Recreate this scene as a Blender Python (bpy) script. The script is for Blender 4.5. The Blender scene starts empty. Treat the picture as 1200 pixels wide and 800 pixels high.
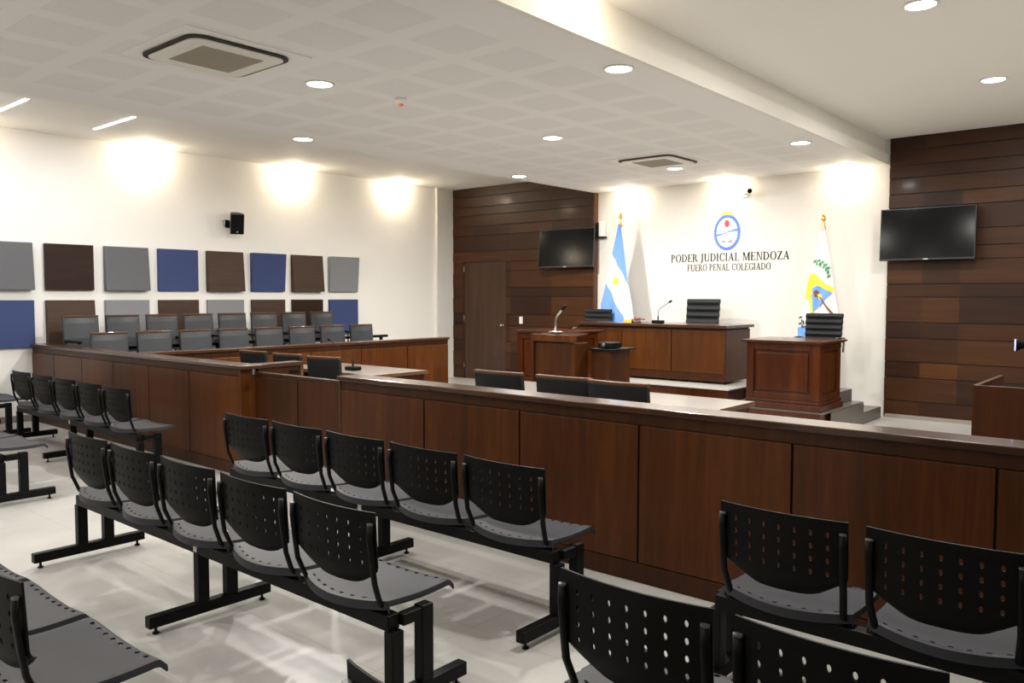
import bpy, math, random
from mathutils import Vector, Matrix
random.seed(7)
S = bpy.context.scene
COL = S.collection
PI = math.pi

# ------------------------------------------------------------ camera, exposure, world
F_PX, PITCH, YAW, ROLL = 948.42, -0.0555, 0.7077, 0.0014
EYE = Vector((0, 0, 1.6))
fw = Vector((-math.sin(YAW) * math.cos(PITCH), math.cos(YAW) * math.cos(PITCH), math.sin(PITCH)))
rt = Vector((math.cos(YAW), math.sin(YAW), 0))
up = rt.cross(fw)
r2 = rt * math.cos(ROLL) + up * math.sin(ROLL)
u2 = -rt * math.sin(ROLL) + up * math.cos(ROLL)
cam_d = bpy.data.cameras.new('camera')
cam = bpy.data.objects.new('camera', cam_d)
COL.objects.link(cam)
cam.matrix_world = Matrix(((r2.x, u2.x, -fw.x, EYE.x), (r2.y, u2.y, -fw.y, EYE.y), (r2.z, u2.z, -fw.z, EYE.z), (0, 0, 0, 1)))
cam_d.sensor_width = 36
cam_d.lens = F_PX / 1200 * 36
cam_d.clip_start = 0.02
S.camera = cam
S.view_settings.view_transform = 'Standard'
S.view_settings.look = 'None'
S.view_settings.gamma = 1
S.view_settings.exposure = 0.95
S.view_settings.use_curve_mapping = False
W = bpy.data.worlds.new('world')
S.world = W
W.use_nodes = True
W.node_tree.nodes['Background'].inputs[0].default_value = (0.8, 0.85, 1, 1)
W.node_tree.nodes['Background'].inputs[1].default_value = 0.05
P_DOWN = 36.0      # watts of one ceiling downlight
P_SPOT = 13.0
P_LED = 8.0       # watts of one led strip      # watts of one wall washer
C_DOWN = (1.0, 0.965, 0.91)
C_SPOT = (1.0, 0.85, 0.64)

# ------------------------------------------------------------ materials
MATS = {}
def mat(name, col, rough=0.5, metal=0.0, coat=0.0, emit=0.0, ecol=None, spec=0.5):
    m = bpy.data.materials.new(name); m.use_nodes = True
    b = m.node_tree.nodes['Principled BSDF']
    b.inputs['Base Color'].default_value = (*col, 1)
    b.inputs['Roughness'].default_value = rough
    b.inputs['Metallic'].default_value = metal
    b.inputs['Specular IOR Level'].default_value = spec
    b.inputs['Coat Weight'].default_value = coat
    b.inputs['Coat Roughness'].default_value = 0.12
    if emit:
        b.inputs['Emission Color'].default_value = (*(ecol or col), 1)
        b.inputs['Emission Strength'].default_value = emit
    MATS[name] = m
    return m
def nd(m, t, **k):
    n = m.node_tree.nodes.new(t)
    for a, v in k.items(): setattr(n, a, v)
    return n
def lk(m, a, b): m.node_tree.links.new(a, b)
def coords(m, scale=(1, 1, 1), space='Object'):
    tc = nd(m, 'ShaderNodeTexCoord'); mp = nd(m, 'ShaderNodeMapping')
    mp.inputs['Scale'].default_value = scale
    lk(m, tc.outputs[space], mp.inputs[0])
    return mp.outputs[0]
def ramp(m, src, stops, interp='LINEAR'):
    r = nd(m, 'ShaderNodeValToRGB'); r.color_ramp.interpolation = interp
    el = r.color_ramp.elements
    while len(el) < len(stops): el.new(0.5)
    for e, (p, c) in zip(el, stops): e.position = p; e.color = (*c, 1)
    lk(m, src, r.inputs[0]); return r.outputs[0]
def noise(m, vec, scale, detail=3, rough=0.5, dist=0.0):
    n = nd(m, 'ShaderNodeTexNoise'); n.inputs['Scale'].default_value = scale
    n.inputs['Detail'].default_value = detail; n.inputs['Roughness'].default_value = rough
    n.inputs['Distortion'].default_value = dist
    lk(m, vec, n.inputs['Vector']); return n.outputs['Fac']
def math_n(m, op, a, b=None, c=None):
    n = nd(m, 'ShaderNodeMath', operation=op)
    for i, v in enumerate((a, b, c)):
        if v is None: continue
        if isinstance(v, (int, float)): n.inputs[i].default_value = v
        else: lk(m, v, n.inputs[i])
    return n.outputs[0]
def bump(m, src, strength=0.1, dist=0.01):
    b = nd(m, 'ShaderNodeBump'); b.inputs['Strength'].default_value = strength; b.inputs['Distance'].default_value = dist
    lk(m, src, b.inputs['Height']); lk(m, b.outputs[0], m.node_tree.nodes['Principled BSDF'].inputs['Normal'])
def wood(name, dark, mid, light, grain='z', rough=0.35, coat=0.25, scale=1.0):
    m = mat(name, mid, rough, coat=coat, spec=0.2)
    s = {'z': (9, 9, 0.55), 'x': (0.55, 9, 9), 'y': (9, 0.55, 9)}[grain]
    v = coords(m, tuple(q * scale for q in s))
    a = noise(m, v, 1.6, 5, 0.6, 0.8)
    b = noise(m, coords(m, tuple(q * scale * 4 for q in s)), 3.0, 4, 0.6)
    d_ = noise(m, coords(m, tuple(0.25 if q < 1 else 1.1 for q in s)), 1.3, 2, 0.5)
    f = math_n(m, 'ADD', math_n(m, 'ADD', math_n(m, 'MULTIPLY', a, 0.45), math_n(m, 'MULTIPLY', b, 0.2)), math_n(m, 'MULTIPLY', d_, 0.35))
    c = ramp(m, f, [(0.34, dark), (0.5, mid), (0.68, light)])
    lk(m, c, m.node_tree.nodes['Principled BSDF'].inputs['Base Color'])
    return m
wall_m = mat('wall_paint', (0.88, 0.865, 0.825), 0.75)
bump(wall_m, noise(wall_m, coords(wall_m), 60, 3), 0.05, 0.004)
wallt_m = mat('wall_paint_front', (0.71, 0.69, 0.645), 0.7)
ceil_m = mat('ceiling_paint', (0.86, 0.84, 0.79), 0.8)
beam_m = mat('beam_paint', (0.80, 0.77, 0.70), 0.75)
base_m = mat('baseboard_grey', (0.25, 0.22, 0.19), 0.5)
# perforated acoustic ceiling: square fields of fine holes between plain bands
tile_m = mat('acoustic_ceiling', (0.82, 0.81, 0.79), 0.8)
def build_tile(m):
    sep = nd(m, 'ShaderNodeSeparateXYZ'); lk(m, coords(m), sep.inputs[0])
    x, y = sep.outputs[0], sep.outputs[1]
    def cell(c, ctr, pitch, half):
        u = math_n(m, 'FRACT', math_n(m, 'ADD', math_n(m, 'DIVIDE', math_n(m, 'SUBTRACT', c, ctr), pitch), 100.5))
        d = math_n(m, 'ABSOLUTE', math_n(m, 'SUBTRACT', u, 0.5))
        return math_n(m, 'LESS_THAN', d, half / pitch)
    t = math_n(m, 'MULTIPLY', cell(x, -3.98, 0.635, 0.24), cell(y, 3.43, 0.617, 0.235))
    t = math_n(m, 'MULTIPLY', t, math_n(m, 'LESS_THAN', x, -3.66))
    t = math_n(m, 'MULTIPLY', t, math_n(m, 'GREATER_THAN', x, -7.45))
    hx = math_n(m, 'FRACT', math_n(m, 'MULTIPLY', x, 50.0)); hy = math_n(m, 'FRACT', math_n(m, 'MULTIPLY', y, 50.0))
    dx = math_n(m, 'SUBTRACT', hx, 0.5); dy = math_n(m, 'SUBTRACT', hy, 0.5)
    r = math_n(m, 'ADD', math_n(m, 'MULTIPLY', dx, dx), math_n(m, 'MULTIPLY', dy, dy))
    hole = math_n(m, 'MULTIPLY', math_n(m, 'LESS_THAN', r, 0.10), t)
    mix = nd(m, 'ShaderNodeMix', data_type='RGBA')
    mix.inputs[6].default_value = (0.82, 0.81, 0.79, 1); mix.inputs[7].default_value = (0.65, 0.645, 0.63, 1)
    lk(m, hole, mix.inputs[0]); lk(m, mix.outputs[2], m.node_tree.nodes['Principled BSDF'].inputs['Base Color'])
build_tile(tile_m)
# floor: pale porcelain slabs with cloudy veins
floor_m = mat('porcelain_floor', (0.5, 0.47, 0.42), 0.3, spec=0.45)
def build_floor(m):
    v = coords(m, (1, 0.55, 1))
    a = noise(m, v, 1.3, 5, 0.55, 0.5); b = noise(m, coords(m, (1, 0.4, 1)), 7, 5, 0.6, 0.2)
    f = math_n(m, 'ADD', math_n(m, 'MULTIPLY', a, 0.88), math_n(m, 'MULTIPLY', b, 0.12))
    c = ramp(m, f, [(0.30, (0.36, 0.35, 0.33)), (0.5, (0.425, 0.415, 0.393)), (0.70, (0.49, 0.48, 0.455))])
    sep = nd(m, 'ShaderNodeSeparateXYZ'); lk(m, coords(m), sep.inputs[0])
    def joint(cc, off, pitch):
        u = math_n(m, 'FRACT', math_n(m, 'ADD', math_n(m, 'DIVIDE', cc, pitch), 100 + off))
        return math_n(m, 'LESS_THAN', u, 0.004 / pitch)
    j = math_n(m, 'MAXIMUM', joint(sep.outputs[0], 0.2, 1.2), joint(sep.outputs[1], 0.35, 0.6))
    mix = nd(m, 'ShaderNodeMix', data_type='RGBA'); mix.inputs[7].default_value = (0.30, 0.28, 0.25, 1)
    lk(m, j, mix.inputs[0]); lk(m, c, mix.inputs[6])
    bs = m.node_tree.nodes['Principled BSDF']
    lk(m, mix.outputs[2], bs.inputs['Base Color'])
    rr = nd(m, 'ShaderNodeMapRange'); rr.inputs[3].default_value = 0.28; rr.inputs[4].default_value = 0.46
    lk(m, b, rr.inputs[0]); lk(m, rr.outputs[0], bs.inputs['Roughness'])
build_floor(floor_m)
dark_w = wood('veneer_dark', (0.022, 0.0062, 0.0013), (0.042, 0.0120, 0.0021), (0.072, 0.0215, 0.0035), 'z', 0.42, 0.04)
panel_w = wood('veneer_panel', (0.032, 0.0085, 0.0014), (0.068, 0.0190, 0.0027), (0.120, 0.036, 0.0052), 'z', 0.40, 0.05)
cap_w = wood('veneer_cap', (0.032, 0.012, 0.005), (0.050, 0.019, 0.008), (0.075, 0.030, 0.012), 'x', 0.3, 0.55)
capy_w = wood('veneer_cap_along', (0.032, 0.012, 0.005), (0.050, 0.019, 0.008), (0.075, 0.030, 0.012), 'y', 0.3, 0.55)
jury_w = wood('veneer_jury', (0.034, 0.010, 0.0016), (0.068, 0.020, 0.003), (0.115, 0.037, 0.0055), 'z', 0.4, 0.2)
red_w = wood('mahogany', (0.024, 0.005, 0.001), (0.050, 0.0112, 0.002), (0.095, 0.024, 0.0045), 'z', 0.3, 0.4)
door_w = wood('door_veneer', (0.028, 0.013, 0.007), (0.046, 0.022, 0.012), (0.068, 0.034, 0.019), 'z', 0.4, 0.1)
trim_w = wood('chair_trim_wood', (0.06, 0.028, 0.013), (0.10, 0.048, 0.024), (0.15, 0.075, 0.038), 'x', 0.4, 0.2)
top_m = mat('laminate_top', (0.22, 0.19, 0.165), 0.28, coat=0.4)
dais_m = mat('dais_tile', (0.42, 0.40, 0.37), 0.3)
# cladding: every board a tint of its own, chosen by its height and joint
def cladding(name, seams):
    m = mat(name, (0.08, 0.04, 0.025), 0.42, coat=0.04, spec=0.2)
    sep = nd(m, 'ShaderNodeSeparateXYZ'); lk(m, coords(m), sep.inputs[0])
    lev = None
    edges = BOARD_Z
    z = sep.outputs[2]
    for e in edges[1:-1]:
        g = math_n(m, 'GREATER_THAN', z, e)
        lev = g if lev is None else math_n(m, 'ADD', lev, g)
    cx = None
    for s in seams:
        g = math_n(m, 'GREATER_THAN', sep.outputs[0], s)
        cx = g if cx is None else math_n(m, 'ADD', cx, g)
    comb = nd(m, 'ShaderNodeCombineXYZ'); lk(m, lev, comb.inputs[0]); lk(m, cx, comb.inputs[1])
    wn = nd(m, 'ShaderNodeTexWhiteNoise', noise_dimensions='3D'); lk(m, comb.outputs[0], wn.inputs[0])
    g = noise(m, coords(m, (0.5, 6, 7)), 2.2, 5, 0.6, 0.6)
    f = math_n(m, 'ADD', math_n(m, 'MULTIPLY', wn.outputs[0], 0.50), math_n(m, 'MULTIPLY', g, 0.55))
    c = ramp(m, f, [(0.22, (0.019, 0.007, 0.0032)), (0.45, (0.033, 0.012, 0.0046)), (0.62, (0.048, 0.0175, 0.0055)), (0.84, (0.085, 0.029, 0.006))])
    lk(m, c, m.node_tree.nodes['Principled BSDF'].inputs['Base Color'])
    return m
BOARD_Z = [0.0, 0.235, 0.545, 0.75, 1.06, 1.27, 1.60, 1.77, 2.08, 2.25, 2.46, 2.763, 2.943, 3.151, 3.311, 3.509, 3.683]
cladR = cladding('cladding_right', [-2.80, -2.36, -0.95, 0.4])
cladL = cladding('cladding_left', [-10.75, -9.83, -8.87])
groove_m = mat('groove_shadow_line', (0.012, 0.007, 0.005), 0.7)
black_m = mat('black_metal', (0.004, 0.004, 0.004), 0.45, spec=0.12)
shell_m = mat('charcoal_plastic', (0.034, 0.035, 0.041), 0.5, spec=0.18)
back_m = mat('black_plastic', (0.006, 0.006, 0.006), 0.5, spec=0.08)
cap_m = mat('grey_cap', (0.10, 0.10, 0.105), 0.4)
sticker_m = mat('white_sticker', (0.7, 0.69, 0.66), 0.6)
leath_m = mat('charcoal_leather', (0.030, 0.033, 0.038), 0.42, spec=0.35)
bump(leath_m, noise(leath_m, coords(leath_m), 180, 2), 0.15, 0.002)
lblack_m = mat('black_leather', (0.010, 0.011, 0.012), 0.5, spec=0.2)
tv_m = mat('screen_glass', (0.004, 0.004, 0.0045), 0.14, spec=0.14)
tvf_m = mat('screen_bezel', (0.010, 0.010, 0.011), 0.35)
steel_m = mat('brushed_steel', (0.55, 0.55, 0.55), 0.25, metal=1)
brass_m = mat('brass', (0.70, 0.42, 0.12), 0.3, metal=0.9)
white_m = mat('white_plastic', (0.75, 0.74, 0.72), 0.4)
plate_m = mat('unit_plate', (0.82, 0.81, 0.78), 0.7)
acw_m = mat('unit_white', (0.76, 0.74, 0.68), 0.5)
acg_m = mat('unit_grille', (0.42, 0.38, 0.31), 0.7)
acd_m = mat('unit_slot', (0.03, 0.022, 0.02), 0.6)
lamp_m = mat('lamp_diffuser', (1, 1, 1), 0.5, emit=9.0, ecol=(1.0, 0.96, 0.90))
led_m = mat('led_strip', (1, 1, 1), 0.5, emit=7.0, ecol=(0.93, 0.92, 1.0))
spotl_m = mat('spot_lens', (1, 1, 1), 0.5, emit=14.0, ecol=(1.0, 0.85, 0.6))
blue_f = mat('blue_fabric', (0.038, 0.060, 0.165), 0.85)
gray_f = mat('grey_fabric', (0.115, 0.12, 0.13), 0.85)
gray_lit_f = mat('grey_fabric_lit', (0.23, 0.235, 0.25), 0.85)  # brighter copy of the grey, light on the panel put into its colour
def holes_mat(m, base, holec):
    sep = nd(m, 'ShaderNodeSeparateXYZ'); lk(m, coords(m), sep.inputs[0])
    hx = math_n(m, 'FRACT', math_n(m, 'MULTIPLY', sep.outputs[1], 34.0)); hy = math_n(m, 'FRACT', math_n(m, 'MULTIPLY', sep.outputs[2], 34.0))
    dx = math_n(m, 'SUBTRACT', hx, 0.5); dy = math_n(m, 'SUBTRACT', hy, 0.5)
    r = math_n(m, 'ADD', math_n(m, 'MULTIPLY', dx, dx), math_n(m, 'MULTIPLY', dy, dy))
    mix = nd(m, 'ShaderNodeMix', data_type='RGBA'); mix.inputs[6].default_value = (*base, 1); mix.inputs[7].default_value = (*holec, 1)
    lk(m, math_n(m, 'LESS_THAN', r, 0.05), mix.inputs[0]); lk(m, mix.outputs[2], m.node_tree.nodes['Principled BSDF'].inputs['Base Color'])
grayp_f = mat('grey_perforated', (0.20, 0.21, 0.225), 0.8); holes_mat(grayp_f, (0.118, 0.123, 0.133), (0.085, 0.09, 0.095))
grayp_lit_f = mat('grey_perforated_lit', (0.34, 0.345, 0.36), 0.8); holes_mat(grayp_lit_f, (0.24, 0.245, 0.26), (0.16, 0.165, 0.175))  # perforated grey again, made paler to stand for stronger light
for m in (blue_f, gray_f, gray_lit_f): bump(m, noise(m, coords(m), 300, 2), 0.3, 0.002)
pwd = wood('panel_wood_dark', (0.014, 0.006, 0.003), (0.025, 0.010, 0.005), (0.040, 0.016, 0.007), 'y', 0.5, 0.0)
pw_lit = wood('panel_wood_lit', (0.045, 0.026, 0.017), (0.062, 0.037, 0.025), (0.085, 0.05, 0.034), 'y', 0.55, 0.0)  # paler copy of the panel wood, lighting and tilt painted into the tone
ink_m = mat('lettering_black', (0.02, 0.018, 0.017), 0.6, spec=0.1)
eb_m = mat('emblem_blue', (0.10, 0.22, 0.70), 0.6); el_m = mat('emblem_light_blue', (0.35, 0.60, 0.90), 0.6)
ew_m = mat('emblem_white', (0.85, 0.85, 0.85), 0.6); er_m = mat('emblem_red', (0.75, 0.06, 0.05), 0.6)
ey_m = mat('emblem_yellow', (0.85, 0.72, 0.06), 0.6); eg_m = mat('emblem_grey_blue', (0.16, 0.24, 0.36), 0.6)
shield_m = mat('flag_blue', (0.15, 0.34, 0.80), 0.7)
gn_m = mat('laurel_green', (0.02, 0.30, 0.09), 0.7); bk_m = mat('flag_black', (0.03, 0.03, 0.04), 0.7)
br_m = mat('flag_brown', (0.22, 0.07, 0.03), 0.7)
fw_m = mat('flag_white', (0.78, 0.78, 0.80), 0.8)
redp_m = mat('pole_wood_red', (0.30, 0.08, 0.04), 0.4)
blueglow_m = mat('ring_light', (0.35, 0.4, 0.9), 0.4, emit=1.2, ecol=(0.45, 0.5, 1.0))

# ------------------------------------------------------------ mesh helpers
class MB:
    def __init__(s): s.v = []; s.f = []; s.mi = []
    def add(s, vs, fs, mi=0):
        o = len(s.v); s.v += [tuple(p) for p in vs]; s.f += [tuple(i + o for i in f) for f in fs]; s.mi += [mi] * len(fs); return s
    def box(s, x0, x1, y0, y1, z0, z1, mi=0, M=None):
        vs = [(x, y, z) for x in (x0, x1) for y in (y0, y1) for z in (z0, z1)]
        if M: vs = [M @ Vector(p) for p in vs]
        return s.add(vs, [(0, 1, 3, 2), (4, 6, 7, 5), (0, 4, 5, 1), (2, 3, 7, 6), (0, 2, 6, 4), (1, 5, 7, 3)], mi)
    def prism(s, pts, a0, a1, axis='z', mi=0):
        n = len(pts)
        area = sum(pts[i][0] * pts[(i + 1) % n][1] - pts[(i + 1) % n][0] * pts[i][1] for i in range(n))
        if area < 0: pts = pts[::-1]
        def P(p, a):
            return {'z': (p[0], p[1], a), 'y': (p[0], a, p[1]), 'x': (a, p[0], p[1])}[axis]
        vs = [P(p, a0) for p in pts] + [P(p, a1) for p in pts]
        fs = [tuple(range(n))[::-1], tuple(range(n, 2 * n))] + [(i, (i + 1) % n, n + (i + 1) % n, n + i) for i in range(n)]
        if axis == 'y': fs = [f[::-1] for f in fs]
        return s.add(vs, fs, mi)
    def lathe(s, prof, c=(0, 0, 0), n=24, mi=0, M=None):
        vs = []
        for r, z in prof:
            for k in range(n):
                a = 2 * PI * k / n; vs.append((r * math.cos(a), r * math.sin(a), z))
        if M: vs = [M @ Vector(p) for p in vs]
        vs = [(p[0] + c[0], p[1] + c[1], p[2] + c[2]) for p in vs]
        fs = [(i * n + k, i * n + (k + 1) % n, (i + 1) * n + (k + 1) % n, (i + 1) * n + k) for i in range(len(prof) - 1) for k in range(n)]
        fs += [tuple(range(n))[::-1], tuple((len(prof) - 1) * n + k for k in range(n))]
        return s.add(vs, fs, mi)
    def tube(s, path, r, n=8, mi=0, ry=None):
        path = [Vector(p) for p in path]; vs = []
        rs = r if isinstance(r, (list, tuple)) else [r] * len(path)
        ref = None
        for i, p in enumerate(path):
            t = (path[min(i + 1, len(path) - 1)] - path[max(i - 1, 0)]).normalized()
            if ref is None: ref = Vector((1, 0, 0)) if abs(t.x) < 0.8 else Vector((0, 1, 0))
            a = (ref - t * ref.dot(t)).normalized(); b = t.cross(a); ref = a
            for k in range(n):
                q = 2 * PI * k / n
                vs.append(p + a * math.cos(q) * rs[i] + b * math.sin(q) * (ry or rs[i]))
        fs = [(i * n + k, i * n + (k + 1) % n, (i + 1) * n + (k + 1) % n, (i + 1) * n + k) for i in range(len(path) - 1) for k in range(n)]
        fs += [tuple(range(n))[::-1], tuple((len(path) - 1) * n + k for k in range(n))]
        return s.add(vs, fs, mi)
    def build(s, name, m, parent=None, bev=0.0, smooth=False, solid=0.0, loc=None, offset=-1):
        me = bpy.data.meshes.new(name); me.from_pydata(s.v, [], s.f)
        ms = m if isinstance(m, (list, tuple)) else [m]
        for q in ms: me.materials.append(q)
        me.polygons.foreach_set('material_index', s.mi)
        if smooth: me.polygons.foreach_set('use_smooth', [True] * len(me.polygons))
        me.update()
        o = bpy.data.objects.new(name, me); COL.objects.link(o)
        if parent: o.parent = parent
        if loc: o.location = loc
        if solid:
            d = o.modifiers.new('thickness', 'SOLIDIFY'); d.thickness = solid; d.offset = offset
        if solid:
            e = o.modifiers.new('crisp', 'EDGE_SPLIT'); e.split_angle = 0.6
        if bev:
            d = o.modifiers.new('bevel', 'BEVEL'); d.width = bev; d.segments = 2; d.limit_method = 'ANGLE'; d.angle_limit = 0.7
        return o
def tag(o, label, cat, group=None):
    o['label'] = label; o['category'] = cat
    if group: o['group'] = group
    return o
def thing(name, label, cat, loc=(0, 0, 0), rz=0, group=None):
    o = bpy.data.objects.new(name, None); COL.objects.link(o); o.empty_display_size = 0.1
    o.location = loc; o.rotation_euler = (0, 0, rz)
    return tag(o, label, cat, group)
def struct(o): o['kind'] = 'structure'; return o
def copy_tree(o, parent=None):
    c = o.copy(); COL.objects.link(c)
    if parent: c.parent = parent
    for ch in list(o.children): copy_tree(ch, c)
    return c
def place(proto, used, loc, rz, label):
    t = proto if not used else copy_tree(proto)
    t.location = loc; t.rotation_euler = (0, 0, rz); t['label'] = label
    return t
def lamp(kind, name, loc, power, col, parent=None, **k):
    d = bpy.data.lights.new(name, kind); d.energy = power; d.color = col
    for a, v in k.items(): setattr(d, a, v)
    o = bpy.data.objects.new(name, d); COL.objects.link(o); o.location = loc
    if parent: o.parent = parent
    return o

# ------------------------------------------------------------ room shell
XL, YT, XR, YB = -11.385, 11.494, 3.2, -3.2
ZL, ZH = 3.355, 3.683
XB, XS = -3.265, -7.94
struct(MB().box(XL - 0.1, XR + 0.1, YB - 0.1, YT + 0.1, -0.1, 0).build('floor', floor_m))
struct(MB().box(XL - 0.12, XL, YB - 0.1, YT + 0.1, 0, ZH + 0.1).build('wall_left', wall_m))
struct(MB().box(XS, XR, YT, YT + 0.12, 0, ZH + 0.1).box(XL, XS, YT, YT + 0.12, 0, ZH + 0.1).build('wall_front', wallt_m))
struct(MB().box(XR, XR + 0.12, YB - 0.1, YT + 0.1, 0, ZH + 0.1).build('wall_right', wall_m))
struct(MB().box(XL, XR, YB - 0.12, YB, 0, ZH + 0.1).build('wall_back', wall_m))
struct(MB().box(XB - 0.06, XR, YB, YT, ZH, ZH + 0.1).box(XL, XS, YB, YT, ZH, ZH + 0.1).build('ceiling', ceil_m))
struct(MB().box(XS, XB - 0.046, YB, YT, ZL, ZL + 0.05).build('ceiling_dropped', tile_m))
struct(MB().box(XB - 0.06, XB - 0.045, YB, YT, ZL + 0.0505, ZH).box(XS, XS + 0.02, YB, YT, ZL + 0.05, ZH).build('trim_1', beam_m))
struct(MB().box(XB - 0.0455, XB + 0.004, YB, YT, ZL, 3.49).build('trim_2', beam_m))
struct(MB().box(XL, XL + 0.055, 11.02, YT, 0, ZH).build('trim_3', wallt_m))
struct(MB().box(XL, XL + 0.015, YB, 3.84, 0, 0.085).build('baseboard_left', base_m))
struct(MB().box(-1.6, XR, 11.40, 11.43, 0, 0.05).box(-3.2, -1.6, 11.40, 11.43, 0, 0.05).build('baseboard_front', base_m))

# timber cladding on the front wall, boards with dark joints
def clad(name, x0, x1, m, hole=None):
    b = MB(); y1, y0 = YT, 11.45
    b.box(x0 + 0.004, x1 - 0.004, y0 + 0.012, y1, 0, ZH, 1) if not hole else None
    if hole:
        b.box(x0, hole[0], y0 + 0.012, y1, 0, ZH, 1).box(hole[1], x1, y0 + 0.012, y1, 0, ZH, 1).box(hole[0], hole[1], y0 + 0.012, y1, hole[2], ZH, 1)
    for i in range(len(BOARD_Z) - 1):
        z0, z1 = BOARD_Z[i] + 0.003, BOARD_Z[i + 1] - (0.009 if i % 2 else 0.007)
        pr = 0.006 if i % 2 else 0.0
        segs = [(x0, x1)]
        if hole and z0 < hole[2]:
            if z1 > hole[2]: b.box(hole[0], hole[1], y0 - pr, y0 + 0.011, hole[2], z1)
            segs = [(x0, hole[0]), (hole[1], x1)]
        for a, c in segs: b.box(a, c, y0 - pr, y0 + 0.011, z0, z1)
    return struct(b.build(name, [m, groove_m], bev=0.0015))
clad('trim_4', XL + 0.055, XS + 0.0, cladL, (-11.06, -9.93, 2.28))
clad('trim_5', XB + 0.035, XR, cladR)
struct(MB().box(XS - 0.0, XS + 0.035, 11.40, YT, 0, ZL).build('trim_6', wood('edge_strip', (0.06, 0.02, 0.01), (0.11, 0.04, 0.02), (0.16, 0.06, 0.03))))
# door in the cladding
d = thing('door_1', 'brown wooden door', 'door', (-11.06, 11.47, 0)); del d['label']; del d['category']; struct(d)
MB().box(0.03, 1.10, -0.012, 0.02, 0.012, 2.25).build('door_leaf', door_w, d, 0.003)
MB().box(0, 0.03, -0.022, 0.023, 0, 2.28).box(1.10, 1.13, -0.022, 0.023, 0, 2.28).box(0.03, 1.10, -0.022, 0.023, 2.255, 2.28).build('door_frame', dark_w, d, 0.002)
k = MB().lathe([(0.022, 0), (0.022, 0.006), (0.009, 0.010), (0.009, 0.03), (0.024, 0.042), (0.024, 0.058), (0.012, 0.066)], n=16, M=Matrix.Rotation(PI / 2, 4, 'X')).build('door_knob', steel_m, d, smooth=True, loc=(1.03, -0.012, 1.06))
for z in (0.22, 1.13, 2.08): MB().tube([(0.035, -0.026, z), (0.035, -0.026, z + 0.10)], 0.008).build('hinge', steel_m, d)

# ------------------------------------------------------------ ceiling fittings
def downlight_proto():
    t = thing('ceiling_downlight', '', 'downlight', group='round downlights in the ceilings')
    r = MB(); n = 32
    prof = [(0.100, -0.001), (0.120, -0.001), (0.120, -0.010), (0.104, -0.012), (0.100, -0.004)]
    vs = [(a * math.cos(2 * PI * q / n), a * math.sin(2 * PI * q / n), z) for a, z in prof for q in range(n)]
    fs = [(i * n + q, i * n + (q + 1) % n, ((i + 1) % 5) * n + (q + 1) % n, ((i + 1) % 5) * n + q) for i in range(5) for q in range(n)]
    r.add(vs, fs).build('trim_ring', white_m, t, smooth=True)
    MB().lathe([(0.100, -0.001), (0.100, -0.006)], n=32).build('diffuser', lamp_m, t)
    a = lamp('AREA', 'downlight_source', (0, 0, -0.016), P_DOWN, C_DOWN, t, shape='DISK', size=0.17)
    return t
dp = downlight_proto(); used = False
LOWL = [(-5.63, 4.13, 'small round downlight beside the near ceiling air conditioner'),
        (-3.50, 5.35, 'large bright round downlight nearest the ceiling beam'),
        (-5.55, 7.17, 'round downlight in the centre of the perforated ceiling'),
        (-7.72, 5.43, 'round downlight above the jury seats, near the left edge of the dropped ceiling'),
        (-7.68, 9.13, 'round downlight in front of the timber wall with the door'),
        (-5.58, 9.945, 'round downlight above the judge bench, beside the far air conditioner'),
        (-3.57, 9.22, 'round downlight near the beam, above the small mahogany desk'),
        (-3.5, 1.6, None), (-5.6, 0.9, None), (-7.72, 1.6, None), (-5.6, -1.9, None), (-3.5, -1.4, None), (-7.7, -1.4, None)]  # unlabelled ones are unseen lamps added to light the room
HIGHL = [(-1.62, 6.37, 'round downlight at the top edge, on the plain high ceiling'),
         (-1.62, 8.98, 'round downlight on the high ceiling in front of the right timber wall'),
         (-1.62, 3.77, None), (-1.62, -1.5, None), (1.2, 7.6, None)]  # those without a label are unseen, added for their light
for arr, z in ((LOWL, ZL), (HIGHL, ZH)):
    for x, y, lab in arr:
        t = place(dp, used, (x, y, z), 0, lab or ('added unseen fill downlight in the dropped ceiling, behind the photographer' if z == ZL else 'added unseen fill downlight in the high ceiling, outside the picture')); used = True
        if y < 3 or x < -7 or (z == ZL and y > 9):     # dimmer behind the photographer and by the front wall, stronger by the left wall
            for c in t.children:
                if c.type == 'LIGHT': c.data = c.data.copy(); c.data.energy = P_DOWN * (0.4 if y < 3 else 1.8 if x < -7 else 0.7)
def spot_proto():
    t = thing('wall_washer_spotlight', '', 'spotlight', group='warm spotlights washing the walls')
    MB().lathe([(0.045, 0), (0.050, -0.004), (0.050, -0.012), (0.034, -0.014)], n=20).build('trim_ring', white_m, t, smooth=True)
    MB().lathe([(0.030, -0.0135), (0.030, -0.016)], n=20).build('lens', spotl_m, t)
    a = lamp('POINT', 'spotlight_source', (0, 0, -0.09), P_SPOT, C_SPOT, t, shadow_soft_size=0.03)
    return t
sp = spot_proto(); used = False
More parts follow.
